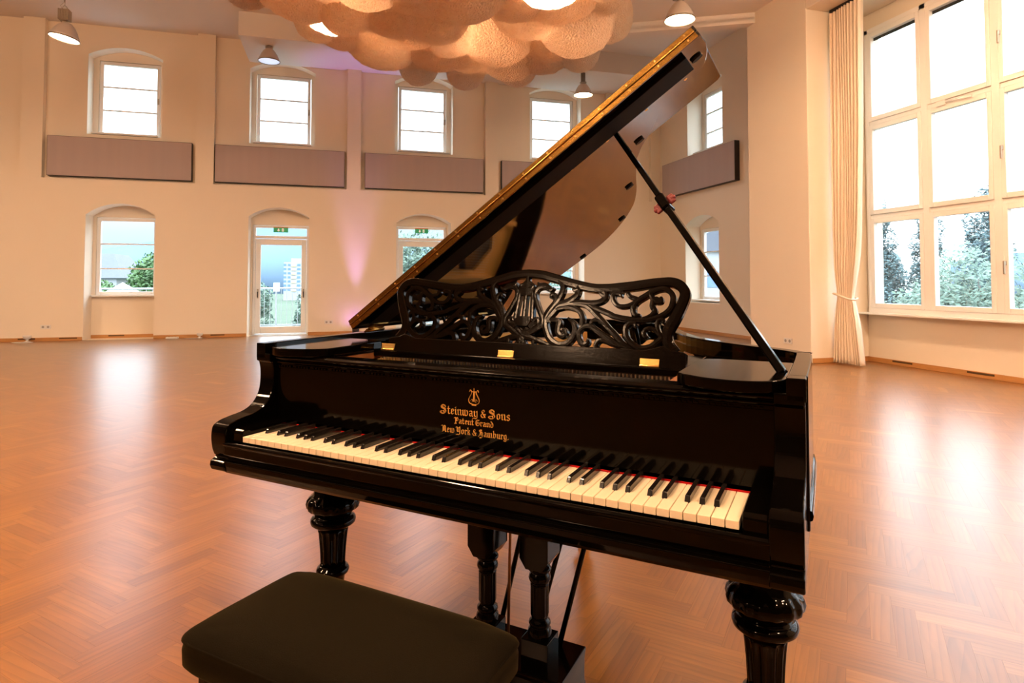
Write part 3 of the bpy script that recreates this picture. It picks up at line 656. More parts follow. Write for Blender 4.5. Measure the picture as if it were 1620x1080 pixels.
# ------------------------------------------------------------------ the grand piano (own frame: x along the keys, y to the tail)
PN = thing('grand_piano', (0, 0, 0), 'black grand piano with carved openwork music desk and raised lid', 'piano', -A0)
lid_uv = [(0, .5), (1.412, .5), (1.416, .565), (1.411, .61), (1.403, .64), (1.388, .677), (1.362, .706), (1.317, .735), (1.25, .757), (1.203, .778), (1.173, .81), (1.145, .85), (1.11, .887), (1.076, .93), (1.033, 1.01), (.985, 1.145), (.933, 1.30), (.869, 1.44), (.779, 1.55), (.69, 1.62), (.593, 1.66), (.496, 1.67), (.30, 1.665), (.12, 1.63), (.03, 1.56), (0, 1.45)]
bent = [(x-.094, y) for x, y in lid_uv[2:]]          # outer line of the rim from treble to bass
RZ0, RZ1 = .67, .958
rimo = [(1.326, .17), (1.326, .55), (1.312, .605), (1.27, .657), (1.175, .735), (1.075, .825), (1.0, .915), (.945, 1.02)]+[(x, y+.006) for x, y in bent if y > 1.1]+[(-.110, 1.40), (-.110, .17)]
def offset(P, d):       # inward offset of an open line running anticlockwise
    out = []
    for i in range(len(P)):
        a = Vector(P[max(i-1, 0)]); b = Vector(P[min(i+1, len(P)-1)]); t = (b-a).normalized(); nrm = Vector((-t.y, t.x)); out.append((P[i][0]+nrm.x*d, P[i][1]+nrm.y*d))
    return out
rimo = smooth_pts(rimo, 3)
rimi = offset(rimo, .034)
m = MB(); n_ = len(rimo)
m.v = [(x, y, RZ0) for x, y in rimo]+[(x, y, RZ1) for x, y in rimo]+[(x, y, RZ0) for x, y in rimi]+[(x, y, RZ1) for x, y in rimi]
for i in range(n_-1):
    m.f += [(i, i+1, n_+i+1, n_+i), (2*n_+i+1, 2*n_+i, 3*n_+i, 3*n_+i+1), (n_+i, n_+i+1, 3*n_+i+1, 3*n_+i), (i+1, i, 2*n_+i, 2*n_+i+1)]; m.sm += [False]*4
m.f += [(0, n_, 3*n_, 2*n_), (n_-1, 3*n_-1, 4*n_-1, 2*n_-1)]; m.sm += [False]*2
m.f[-2:] = [(0, n_, 3*n_, 2*n_), (n_-1, 2*n_+n_-1, 3*n_+n_-1, n_+n_-1)]
for i, f in enumerate(m.f):
    pass
rim = m.build('rim', LACQ, PN, bevel=.004)
ml = MB(); pr = [(.0, -.010), (.004, -.008), (.006, 0), (.004, .008), (0, .010)]
for i, (x, y) in enumerate(rimo):
    o_ = offset(rimo, -1)[i]; nx, ny = o_[0]-x, o_[1]-y
    for d, z in pr: ml.v.append((x+nx*d, y+ny*d, .70+z))
for i in range(n_-1):
    for j in range(4): ml.f.append((i*5+j, (i+1)*5+j, (i+1)*5+j+1, i*5+j+1)); ml.sm.append(True)
ml.build('rim_moulding', LACQ, rim)
# soundboard, iron plate, strings, dampers
inner = offset(rimo, .036)
MB().prism(inner, .795, .805).build('soundboard', SOUND, PN)
MB().prism(inner, RZ0+.004, RZ0+.02).build('underside_board', INWOOD, PN)
pl = offset(rimo, .075); pl = [(x, max(y, .50)) for x, y in pl]
ph = [[(.10, .78), (.30, .74), (.34, 1.40), (.22, 1.46), (.11, 1.36)], [(.36, .74), (.56, .76), (.52, 1.44), (.40, 1.46)], [(.62, .80), (.80, .84), (.70, 1.24), (.58, 1.38)], [(.86, .84), (.99, .84), (.86, 1.06), (.78, 1.18)]]
m = MB(); dd = []
for p_ in pl:
    if not dd or hypot(p_[0]-dd[-1][0], p_[1]-dd[-1][1]) > .012: dd.append(p_)
loops = [dd]+ph; flat = [p for l in loops for p in l]; tri = tessellate_polygon([[Vector((*p, 0)) for p in l] for l in loops]); q = len(flat)
m.v = [(x, y, .852) for x, y in flat]+[(x, y, .866) for x, y in flat]; m.f = [tuple(t_) for t_ in tri]+[tuple(i+q for i in t_[::-1]) for t_ in tri]; o_ = 0
for l in loops:
    k = len(l); m.f += [(o_+i, o_+(i+1) % k, o_+(i+1) % k+q, o_+i+q) for i in range(k)]; o_ += k
m.sm = [False]*len(m.f)
for x0, y0, x1, y1 in ((.06, .62, .08, 1.5), (.35, .66, .37, 1.55), (.59, .68, .55, 1.5), (.83, .7, .74, 1.3), (1.03, .68, .95, .95)): m.bar((x0, y0, .885), (x1, y1, .885), .022, .04)
m.bar((.0, .66, .872), (1.14, .66, .872), .035, .016)
m.build('iron_plate', PLATEG, PN)
m = MB()
for i in range(84):
    x = .03+1.10*i/83; L = (1.50 if x < .45 else 1.50-(x-.45)*1.15)
    m.bar((x, .60, .880), (x-.02*x, L-.06, .880), .0012, .0012)
tag(m.build('strings', STEEL, PN), kind='stuff')
m = MB()
for i in range(96):
    x = .02+1.10*i/95
    for r in range(2): m.lathe([(.0032, .866), (.0032, .896)], cx=x+r*.004, cy=.53+.03*r, n=6)
tag(m.build('tuning_pins', STEEL, PN), kind='stuff')
m = MB()
for i in range(66):
    x = .03+1.08*i/65*.92; m.box(x-.004, x+.004, .74, .80, .884, .905)
tag(m.build('damper_heads', EBONY, PN), kind='stuff')
MB().bar((.02, .715, .889), (1.12, .70, .889), .018, .004).bar((1.0, .80, .870), (.6, 1.36, .870), .03, .006).build('red_plate_felt', RED, PN)
MB().box(-.07, 1.285, .20, .212, .74, .9).build('action_rail', INWOOD, PN)
MB().box(-.07, 1.285, .48, .50, .70, .855).box(-.07, 1.285, .20, .49, .84, .852).build('pin_block', INWOOD, PN)
# keybed and front
prof = [(.02, .631), (.0, .629), (-.008, .638), (-.012, .650), (-.012, .662), (-.004, .666), (.0, .670), (-.004, .674), (-.009, .678), (-.009, .700), (-.013, .704), (-.013, .709), (-.009, .713), (-.003, .713), (-.002, .70), (.20, .70), (.50, .70), (.50, .631)]
MB().prism(prof, -.062, 1.27, 'x').build('key_slip_and_keybed', LACQ, PN, bevel=.0015)
# the two scrolled arms
sil = [(.5, .958), (.130, .958), (.130, .908), (.138, .900), (.143, .880), (.143, .850), (.139, .824), (.128, .802), (.108, .783), (.080, .772), (.045, .767), (.012, .761), (-.006, .752), (-.012, .738), (-.013, .715), (-.009, .690), (-.003, .674), (.002, .669), (-.004, .665), (-.014, .660), (-.015, .648), (-.011, .636), (.004, .629), (.5, .629)]
low = smooth_pts([(.138, .905), (.143, .880), (.143, .850), (.139, .824), (.128, .802), (.108, .783), (.080, .772), (.045, .767), (.012, .761), (-.006, .752), (-.012, .738), (-.013, .715), (-.009, .690), (-.003, .674)], 5)
body = [(.30, .929), (.130, .929), (.130, .908)]+low+[(.002, .669), (-.004, .665), (-.014, .660), (-.016, .648), (-.011, .636), (.004, .629), (.30, .629)]
for xa, xb, xu0, xu1 in ((-.108, -.052, -.108, -.072), (1.268, 1.322, 1.290, 1.324)):
    a = MB().prism(body, xa, xb, 'x').build('arm', LACQ, PN, bevel=.005, seg=3)
    MB().prism([(.172, .915), (.130, .915), (.130, .958), (.172, .958)], xu0, xu1, 'x').build('arm_top', LACQ, a, bevel=.002)
for xa, xb in ((-.052, -.004), (1.2265, 1.268)):
    MB().prism([(.156, .745), (.010, .745), (.004, .741), (.002, .735), (.002, .700), (.156, .700)], xa, xb, 'x').build('key_block', LACQ, PN, bevel=.003)
# fallboard with its cap, dentils and gilt lettering
fb = MB().box(-.052, 1.268, .157, .176, .742, .905).build('fallboard', LACQ, PN)
cap = smooth_pts([(.157, .899), (.150, .902), (.149, .907), (.152, .911), (.143, .914), (.141, .920), (.147, .924), (.150, .926)], 3)+[(.200, .926), (.200, .899)]
MB().prism(cap, -.066, 1.286, 'x').build('fallboard_cap', LACQ, fb, bevel=.0008)
d = MB()
for i in range(118): x = -.045+.011*i; d.box(x, x+.007, .1530, .158, .892, .8962) if i % 6 != 5 else None
d.box(-.05, 1.266, .1535, .158, .888, .891).build('dentil_moulding', LACQ, fb)
MB().box(-.004, 1.2265, .1535, .1568, .7305, .7335).build('name_felt', RED, PN)
# keys
KW_ = 1.2225/52
def white(i):
    x = KW_*i; m = MB().box(x+.0008, x+KW_-.0008, 0, .156, .716, .7302)
    o = m.build('white_key', IVORY, PN, bevel=.0009)
    return o
k0 = white(0)
for i in range(1, 52):
    o = k0.copy(); C.objects.link(o); o.location.x = KW_*i
names = 'ABCDEFG'; cnt = 0; kb = None
for i in range(51):
    nme = names[i % 7]
    if nme in 'ACDFG':
        off = {'A': .002, 'C': -.002, 'D': .002, 'F': -.003, 'G': 0}[nme]
        x = KW_*(i+1)+off
        if kb is None:
            kb = MB().add([(-.0052, .052, .728), (.0052, .052, .728), (.0052, .156, .728), (-.0052, .156, .728), (-.0044, .0575, .7415), (.0044, .0575, .7415), (.0042, .156, .7425), (-.0042, .156, .7425)], [(0,3,2,1),(4,5,6,7),(0,1,5,4),(1,2,6,5),(2,3,7,6),(3,0,4,7)]).build('black_key', EBONY, PN, bevel=.0016, seg=3); kb.location.x = x
        else: o = kb.copy(); C.objects.link(o); o.location.x = x
# gilt lettering: a broad nib drawn along each stroke
def nib(m, pts, w, y, ang=radians(38), th=.0):
    dx, dz = cos(ang)*w/2, sin(ang)*w/2
    for (a, b), (c, d_) in zip(pts, pts[1:]):
        m.add([(a-dx, y, b-dz), (a+dx, y, b+dz), (c+dx, y, d_+dz), (c-dx, y, d_-dz)], [(0, 1, 2, 3)])
    for a, b in pts:      # rounding so that strokes along the nib keep a body
        r = w*.17; m.add([(a-dx-r*.4, y, b-dz+r), (a-dx+r*.4, y, b-dz-r), (a+dx+r*.4, y, b+dz-r), (a+dx-r*.4, y, b+dz+r)], [(0, 1, 2, 3)])
G = {
 'i': (.5, [[(.1,.85),(.25,1),(.25,.1),(.42,.0)], [(.2,1.3),(.3,1.38)]]),
 'n': (.9, [[(.08,.88),(.22,1),(.22,.08),(.36,.0)], [(.22,.75),(.55,1),(.68,.88),(.68,.1),(.82,0)]]),
 'm': (1.3, [[(.08,.88),(.22,1),(.22,.08),(.32,.0)], [(.22,.75),(.5,1),(.62,.88),(.62,.08),(.72,0)], [(.62,.75),(.92,1),(1.04,.88),(1.04,.1),(1.18,0)]]),
 'r': (.65, [[(.08,.88),(.22,1),(.22,.08),(.36,.0)], [(.22,.72),(.45,.98),(.6,.82)]]),
 't': (.6, [[(.25,1.4),(.25,.15),(.42,0),(.56,.12)], [(.06,.98),(.5,.98)]]),
 'e': (.75, [[(.58,.62),(.24,.5)], [(.24,.85),(.42,1),(.6,.85),(.6,.62)], [(.24,.9),(.24,.15),(.42,0),(.62,.16)]]),
 'o': (.85, [[(.22,.85),(.22,.15),(.42,0)], [(.22,.85),(.45,1),(.66,.82),(.66,.18),(.42,0)]]),
 'a': (.85, [[(.2,.9),(.42,1),(.62,.88),(.62,.1),(.78,0)], [(.62,.58),(.24,.46),(.2,.14),(.36,0),(.62,.16)]]),
 's': (.75, [[(.6,.85),(.42,1),(.2,.82),(.24,.62),(.56,.42),(.6,.2),(.4,0),(.16,.12)]]),
 'w': (1.25, [[(.08,.9),(.22,1),(.22,.15),(.4,0),(.6,.14)], [(.5,.9),(.6,1),(.6,.14),(.82,0),(1.04,.2),(1.04,.8),(.9,1)]]),
 'y': (.9, [[(.08,.9),(.22,1),(.22,.2),(.4,0),(.66,.2)], [(.54,.9),(.68,1),(.68,-.1),(.5,-.36),(.2,-.3),(-.1,-.38)]]),
 'u': (.9, [[(.08,.9),(.22,1),(.22,.15),(.4,0),(.64,.2)], [(.54,.9),(.66,1),(.66,.1),(.82,0)]]),
 'g': (.85, [[(.2,.85),(.2,.2),(.38,.02),(.62,.2)], [(.2,.85),(.42,1),(.62,.9),(.62,-.15),(.44,-.38),(.1,-.3)]]),
 'b': (.85, [[(.12,1.5),(.22,1.6),(.22,.15),(.42,0)], [(.22,.8),(.48,1),(.66,.82),(.66,.2),(.42,0)]]),
 'd': (.85, [[(.2,.82),(.2,.15),(.42,0),(.62,.16),(.64,.9),(.2,1.5)], [(.2,.82),(.42,.98),(.62,.86)]]),
 'k': (.85, [[(.12,1.5),(.22,1.6),(.22,.05),(.34,0)], [(.22,.72),(.5,1),(.6,.85),(.3,.55),(.56,.4),(.58,.1),(.76,0)]]),
 '.': (.4, [[(.15,.05),(.25,.13)]]), ' ': (.35, []),
 '&': (1.15, [[(.3,1.1),(.55,1.42),(.75,1.15),(.35,.7),(.15,.35),(.4,0),(.7,.1),(.95,.6)], [(.3,1.1),(.5,.7),(.9,.05)], [(.95,.6),(.75,.66)]]),
 'S': (1.3, [[(1.0,1.25),(.85,1.5),(.5,1.62),(.22,1.45),(.2,1.15),(.5,.95),(.95,.68),(1.05,.35),(.8,.05),(.4,-.05),(.1,.1),(.0,.28),(.2,.38)], [(.42,1.4),(.42,1.15),(1.0,.9)], [(.3,.35),(.62,.5),(.75,.25)]]),
 'P': (1.0, [[(-.05,1.35),(.15,1.5),(.3,1.4),(.3,.1),(.1,-.05)], [(.3,1.25),(.6,1.5),(.85,1.3),(.85,.85),(.55,.6),(.3,.75)], [(.5,1.35),(.5,.7)], [(.3,.1),(.5,-.1),(.1,-.2)]]),
 'G': (1.1, [[(.8,1.35),(.5,1.5),(.2,1.2),(.15,.5),(.35,.08),(.65,0),(.9,.2),(.9,.75),(.55,.7)], [(.4,1.2),(.4,.3)], [(.4,1.45),(.95,1.5)]]),
 'N': (1.15, [[(-.1,1.4),(.15,1.5),(.28,1.35),(.28,.1),(.12,0)], [(.28,1.1),(.62,1.5),(.85,1.3),(.85,.15),(1.0,0)], [(.55,1.35),(.55,.25)]]),
 'Y': (1.15, [[(-.05,1.4),(.2,1.5),(.25,1.2),(.25,.6),(.5,.4),(.85,.6)], [(.5,1.4),(.5,.5)], [(.75,1.4),(.88,1.5),(.88,.1),(.65,-.3),(.25,-.25),(0,-.4)]]),
 'H': (1.15, [[(.75,1.45),(.45,1.5),(.2,1.3),(.4,1.05),(.35,.5),(.15,.05),(.0,-.05)], [(.4,.85),(.7,1.0),(.9,.8),(.9,.1),(.65,-.35),(.35,-.3)], [(.6,.95),(.6,.2)], [(.2,1.3),(.75,1.25)]]),
}
def write(m, text, x0, x1, zb, xh, capk=1.0):
    tot = sum(G[c][0]*(1.0) for c in text); sc = (x1-x0)/tot; x = x0
    for c in text:
        w, st = G[c]
        for s_ in st:
            P = smooth_pts([(x+a*sc, zb+b*xh) for a, b in s_], 4) if len(s_) > 5 else [(x+a*sc, zb+b*xh) for a, b in s_]
            nib(m, P, .20*sc if c.islower() or c in '.&' else .23*sc, .1566)
        x += w*sc
t = MB()
write(t, 'Steinway & Sons', .512, .706, .8135, .0125)
write(t, 'Patent Grand', .553, .662, .7930, .0088)
write(t, 'New York & Hamburg.', .517, .702, .7690, .0100)
t.build('gilt_lettering', GILT, fb, fix=False)
e_ = MB(); ex, ez = .608, .844
for sg in (-1, 1):
    nib(e_, smooth_pts([(ex+sg*.003, ez-.002), (ex+sg*.012, ez+.001), (ex+sg*.0145, ez+.009), (ex+sg*.010, ez+.018), (ex+sg*.006, ez+.026), (ex+sg*.010, ez+.032), (ex+sg*.0125, ez+.028)], 5), .0026, .1566)
    nib(e_, smooth_pts([(ex+sg*.009, ez+.006), (ex+sg*.006, ez+.010), (ex+sg*.003, ez+.006), (ex+sg*.006, ez+.003)], 4), .0016, .1566)
    nib(e_, [(ex+sg*.0025, ez+.006), (ex+sg*.0015, ez+.028)], .0013, .1566, 0)
nib(e_, [(ex, ez+.004), (ex, ez+.036)], .0016, .1566, 0); nib(e_, [(ex-.007, ez+.028), (ex+.007, ez+.028)], .0022, .1566, pi/2); nib(e_, [(ex-.006, ez-.003), (ex+.006, ez-.003)], .004, .1566, pi/2)
e_.build('gilt_lyre_emblem', GILT, fb, fix=False)
# side shelves with rounded fronts
def plate(mirror):
    P = [(1.085, .165), (1.098, .150), (1.116, .137), (1.144, .121), (1.182, .110), (1.227, .112), (1.262, .130), (1.284, .158), (1.291, .185)]
    P = smooth_pts(P, 4)+[(1.291, .43), (1.128, .43), (1.100, .418), (1.085, .395)]
    if mirror: P = [(1.2158-x, y) for x, y in P][::-1]
    return MB().prism(P, .927, .950).build('side_shelf', LACQ, PN, bevel=.003, seg=3)
plate(False); plate(True)
# tray and music desk
MB().box(.125, 1.062, .365, .66, .908, .927).build('desk_tray', LACQ, PN, bevel=.003)
MB().box(.085, .125, .20, .66, .900, .918).box(1.05, 1.082, .20, .66, .900, .918).build('tray_runner', INWOOD, PN)
for x in (.33, .365, .78, 1.0): MB().lathe([(.007, 0), (.012, .004), (.009, .012), (.003, .014)], n=14).xform(Matrix.Translation((x, .225, .87))).build('capstan_knob', IVORY, PN)
desk = bpy.data.objects.new('music_desk', None); C.objects.link(desk); desk.parent = PN; desk.location = (.613, .40, .960); desk.rotation_euler = (-radians(15), 0, 0)
FRET=[[-5,203,10.5,39,200,10.6,83,189,10.7,139,174,10.5,194,162,10.6,236,161,10.7,270,164,10.7,307,168,11.0,343,174,10.5,379,178,10.4,402,178,10.7,421,171,11.1,433,158,11.0,436,144,11.3,431,125,11.3,422,103,11.8,412,82,12.3,401,60,12.3,397,41,11.6,400,23,12.7,411,1,17.1],
[81,161,2.7,72,157,6.0,54,167,8.3,36,162,6.7,28,149,6.0,29,133,6.0,38,112,5.9,48,93,5.9,57,75,6.5,58,62,9.0,50,54,7.7],
[34,176,1.9,39,169,6.1,54,167,7.4],
[-21,146,5.2,-21,76,5.0],
[5,146,6.1,1,76,5.9],
[-1,196,5.5,-2,184,5.5,-5,173,15.0,-7,159,23.1,-6,146,24.4,-6,140,21.6],
[3,160,6.8,17,162,6.1,18,169,4.7,10,173,3.0],
[-4,80,22.5,-4,66,25.0,-1,53,15.7],
[27,56,7.8,43,63,5.2,44,72,5.9,35,73,5.2,32,67,3.6],
[94,184,5.3,105,173,6.6,109,158,6.8,101,134,7.2,88,115,7.8,74,94,8.6,65,70,8.5,71,45,7.7,83,22,7.6,102,9,7.5,116,6,7.5,137,12,7.4,151,30,7.5,155,48,6.9,150,65,6.3,133,79,2.5],
[76,135,2.9,78,142,5.5,86,142,5.5,91,132,5.9,89,118,5.2],
[82,71,5.1,95,73,5.8,107,68,7.7,106,54,7.6,107,39,7.6,119,30,6.9,129,36,5.6,125,46,5.7,119,47,3.8],
[70,73,7.8,85,94,9.1,102,113,8.6,123,119,10.4,141,132,7.8,152,145,6.7,154,161,6.8,153,170,6.5],
[154,159,5.2,144,156,5.5,140,157,3.3],
[92,102,6.5,119,109,6.5,143,107,7.0,162,99,6.6,172,84,6.1,173,71,6.3,172,59,5.0],
[134,119,7.7,158,121,7.7,192,121,6.6,216,124,6.3,229,133,6.9,231,143,7.6,227,153,7.0],
[229,143,6.3,222,144,5.1,217,148,3.8],
[145,119,6.4,169,117,6.4,188,110,7.0,214,87,6.9,239,63,6.8,260,42,6.1,276,27,5.8,293,14,5.7,311,4,4.2],
[188,115,5.1,220,103,6.3,251,91,6.4,252,89,6.4,273,84,6.4,303,80,6.3,337,79,6.2,365,85,6.2,388,96,6.2,403,112,6.4,408,134,6.5,403,149,6.0,389,160,6.1,374,160,6.1,356,154,6.6,338,142,6.6,320,130,6.6,310,118,6.6,308,103,6.3,314,92,5.5,324,92,3.6],
[317,133,5.5,307,136,5.6,297,140,4.7,293,146,5.0],
[312,124,5.5,293,115,5.2,271,114,5.2,258,123,5.5,252,137,5.5,256,147,5.8,269,147,5.5,274,141,3.2],
[248,147,5.0,261,151,5.5,273,151,5.5],
[349,149,4.9,356,136,6.3,365,131,8.5,376,129,6.6,378,136,4.2],
[358,131,6.1,356,116,5.8,363,104,6.2,357,94,4.8,344,87,3.6,332,84,2.4],
[304,3,2.4,274,13,6.0,250,27,7.5,221,44,7.1,199,58,6.4,179,56,5.6,167,43,5.6,169,24,6.2,180,10,6.4,192,14,5.9,194,23,3.4],
[282,7,1.9,259,14,4.8,238,22,5.3,225,23,6.1,217,13,5.6,217,0,5.3],
[299,7,3.5,277,28,6.0,256,48,6.1,237,64,5.7,221,75,5.5,206,75,5.2,199,68,5.0,200,63,3.7],
[316,62,2.4,315,69,5.4,303,71,6.0,293,61,6.3,292,47,6.2,298,30,6.4,314,16,6.4,334,8,6.3,358,13,6.3,373,25,6.5,384,36,7.2,373,49,5.6,360,58,5.4,346,57,5.2,339,48,5.2,343,37,5.2,349,36,3.1],
[384,35,4.7,376,50,4.5,371,66,4.7,374,79,5.3,384,81,5.2,387,74,3.3],
[58,57,7.7,35,43,8.0,14,30,8.0,-3,21,7.1,-3,5,7.1],
[-14,42,7.2,5,27,7.8,32,20,7.2,58,12,6.1,87,3,4.5],
[51,16,4.6,39,15,5.4,38,7,4.6],
[11,6,5.1,2,11,5.7,-5,16,5.2]]

def ribbon(m, data, sgn, th=.009):
    pts = [(data[i]*.001*sgn, data[i+1]*.001, data[i+2]*.00116) for i in range(0, len(data), 3)]
    pts = smooth_pts(pts, 5) if len(pts) > 2 else pts
    n_ = len(pts); L, R_2, Cn = [], [], []
    for i, (x, z, w) in enumerate(pts):
        a = pts[max(0, i-1)]; b = pts[min(n_-1, i+1)]; tx, tz = b[0]-a[0], b[1]-a[1]; l = hypot(tx, tz) or 1; nx, nz = -tz/l, tx/l
        L.append((x+nx*w, z+nz*w)); R_2.append((x-nx*w, z-nz*w)); Cn.append((x, z))
    o = len(m.v); rise = .0035
    rows = []
    for i in range(n_):          # section: flat back, moulded front
        lx, lz = L[i]; rx, rz = R_2[i]; cx, cz = Cn[i]
        mid = lambda a, b, t: (a[0]+(b[0]-a[0])*t, a[1]+(b[1]-a[1])*t)
        A, B = mid(L[i], R_2[i], .12), mid(L[i], R_2[i], .88)
        rows.append([(lx, th, lz), (lx, -th+.0025, lz), (A[0], -th, A[1]), (cx, -th-.0002, cz), (B[0], -th, B[1]), (rx, -th+.0025, rz), (rx, th, rz)])
    for r_ in rows: m.v += r_
    for i in range(n_-1):
        for j in range(7): m.f.append((o+i*7+j, o+i*7+(j+1) % 7, o+(i+1)*7+(j+1) % 7, o+(i+1)*7+j)); m.sm.append(False)
    m.f += [tuple(o+j for j in range(6, -1, -1)), tuple(o+(n_-1)*7+j for j in range(7))]; m.sm += [False]*2
    for i, rev in ((0, 1), (n_-1, 1)):     # rounded ends
        x, z, w = pts[i]
        if w < .012:
            k_ = 12; oo = len(m.v); m.v += [(x+w*cos(2*pi*q_/k_), -th+.001, z+w*sin(2*pi*q_/k_)) for q_ in range(k_)]+[(x+w*cos(2*pi*q_/k_), th, z+w*sin(2*pi*q_/k_)) for q_ in range(k_)]
            m.f += [tuple(oo+q_ for q_ in range(k_)), tuple(oo+k_+q_ for q_ in range(k_-1, -1, -1))]+[(oo+q_, oo+k_+q_, oo+k_+(q_+1) % k_, oo+(q_+1) % k_) for q_ in range(k_)]; m.sm += [False]*(k_+2)
m = MB()
CENTRAL = (3, 5, 7)
for i, dta in enumerate(FRET):
    if i == 4:
        for xx in (-.026, 0, .026): ribbon(m, [xx*1000*.75, 146, 5.2, xx*1000, 74, 5.2], 1)
    elif i == 3: continue
    elif i in CENTRAL: ribbon(m, [0 if j % 3 == 0 else v for j, v in enumerate(dta)], 1)
    else: ribbon(m, dta, 1); ribbon(m, dta, -1)
m.build('carved_openwork', CARVED, desk)
base = [(-.4465, -.040), (.4465, -.040), (.4465, .000), (.436, .003), (.41, .006), (.39, .016), (.35, .004), (-.35, .004), (-.39, .016), (-.41, .006), (-.436, .003), (-.4465, .0)]
MB().prism(base, -.012, .010, 'y').build('desk_base', CARVED, desk, bevel=.002)
for x in (-.4425, -.037, .360):
    h_ = MB().box(x-.024, x+.024, -.0150, -.0122, -.035, -.018); h_.tube([(x-.024, -.014, -.036), (x+.024, -.014, -.036)], .0035).build('brass_hinge', BRASS, desk, bevel=.0006)
for x in (-.30, .30): MB().tube([(x, .012, .11), (x, .16, -.02)], .005).build('desk_strut', LACQ, desk)
# lid: main leaf, folded front flap, continuous brass hinge
lid = bpy.data.objects.new('lid', None); C.objects.link(lid); lid.parent = PN; lid.location = (-.081, 0, .971); lid.rotation_euler = (0, -radians(34.6), 0)
L2 = [(x, y) for x, y in lid_uv]
MB().prism(L2[:1]+[(1.412, .5)]+smooth_pts(L2[2:-1], 3)+L2[-1:], 0, .0165).build('lid_leaf', LACQ_LID, lid, bevel=.002)
MB().prism([(.0, .5), (1.412, .5), (1.416, .56), (1.414, .905), (1.40, .918), (.0, .918)], .0185, .035).build('lid_front_flap', LACQ_LID, lid, bevel=.002)
hg = MB().box(.004, 1.405, .4975, .4995, .0005, .0160).box(.004, 1.405, .4975, .4995, .0190, .0320).tube([(.004, .4965, .0175), (1.405, .4965, .0175)], .0028)
hb = hg.build('continuous_brass_hinge', BRASS_OLD, lid)
for i in range(15):
    for z in (.008, .0255): MB().add([(.05+.095*i+.0026*cos(a), yy_, z+.0026*sin(a)) for yy_ in (.4960, .4976) for a in [q*pi/5 for q in range(10)]], [tuple(range(10)), tuple(range(19, 9, -1))]+[(q, (q+1) % 10, 10+(q+1) % 10, 10+q) for q in range(10)]).build('hinge_screw', BRASS, hb)
for u, y in ((1.375, .602), (1.10, .839), (.938, 1.18), (.781, 1.507), (.50, 1.635)):
    MB().prism([(u+.017*cos(a)*1.0, y+.009*sin(a)) for a in [q*pi/8 for q in range(16)]], -.007, .0, 'z').build('rubber_buffer', mat('black_rubber', (.01, .01, .01), .7, var=(50, .2)), lid)
for u, y in ((1.321, .68), (1.185, .67), (1.041, .66), (.9, .655), (.76, .65)):
    MB().lathe([(.005, -.0012), (.006, 0)], cx=u, cy=y, n=12).build('brass_screw', BRASS, lid)
MB().prism([(.05, .530), (1.352, .530), (1.354, .632), (.05, .632)], -.012, .0).build('black_batten', mat('matt_black_stain', (.002, .0015, .001), .6, spec=.08, var=(20, .3)), lid, bevel=.002)
for y in (.62, 1.35):
    MB().box(-.028, .03, y-.04, y+.04, -.004, .0).tube([(-.004, y-.045, -.006), (-.004, y+.045, -.006)], .006).build('lid_hinge', BRASS_OLD, lid)
# prop
pr0 = bpy.data.objects.new('lid_prop', None); C.objects.link(pr0); pr0.parent = PN; pr0.location = (1.280, .262, .945)
cth, sth = cos(radians(34.6)), sin(radians(34.6))
topP = Vector((-.081+1.075*cth, .650, .971+1.075*sth)); botP = Vector((1.280, .262, .945)); V = topP-botP
MB().bar((0, 0, 0), V*.60, .017, .030, (0, 1, 0)).bar(V*.60, V, .015, .021, (0, 1, 0)).build('prop_stick', LACQ, pr0, bevel=.004)
nrm = V.normalized().cross(Vector((0, 1, 0))).normalized()
MB().bar(V*.17+Vector((0, .022, 0)), V*.60+Vector((0, .022, 0)), .012, .016, (0, 1, 0)).build('half_prop_stick', LACQ, pr0, bevel=.003)
MB().bar(V*.590, V*.650, .026, .040, (0, 1, 0)).build('prop_joint', LACQ, pr0, bevel=.006)
kn = MB()
for s_ in (-1, 1): kn.bar(V*.603+nrm*s_*.021, V*.637+nrm*s_*.021, .018, .008, (0, 1, 0)).bar(V*.613+nrm*s_*.027, V*.627+nrm*s_*.027, .014, .010, (0, 1, 0))
kn.build('red_turned_knob', mat('red_lacquered_wood', (.16, .006, .005), .6, var=(30, .2)), pr0, bevel=.005)
b_ = MB()
for q in (.02, .055, .11, .16):
    b_.lathe([(.004, 0), (.0045, .002), (.002, .003)], n=10); o_ = len(b_.v)-30
    Mx = Matrix.Translation(V*q+Vector((0, -.0085, 0))) @ Matrix.Rotation(pi/2, 4, 'X')
    b_.v[o_:] = [tuple(Mx @ Vector(p)) for p in b_.v[o_:]]
b_.build('prop_screws', STEEL, pr0)
MB().box(-.022, .022, -.016, .016, -.03, .004).build('prop_socket', BRASS_OLD, pr0, bevel=.003)
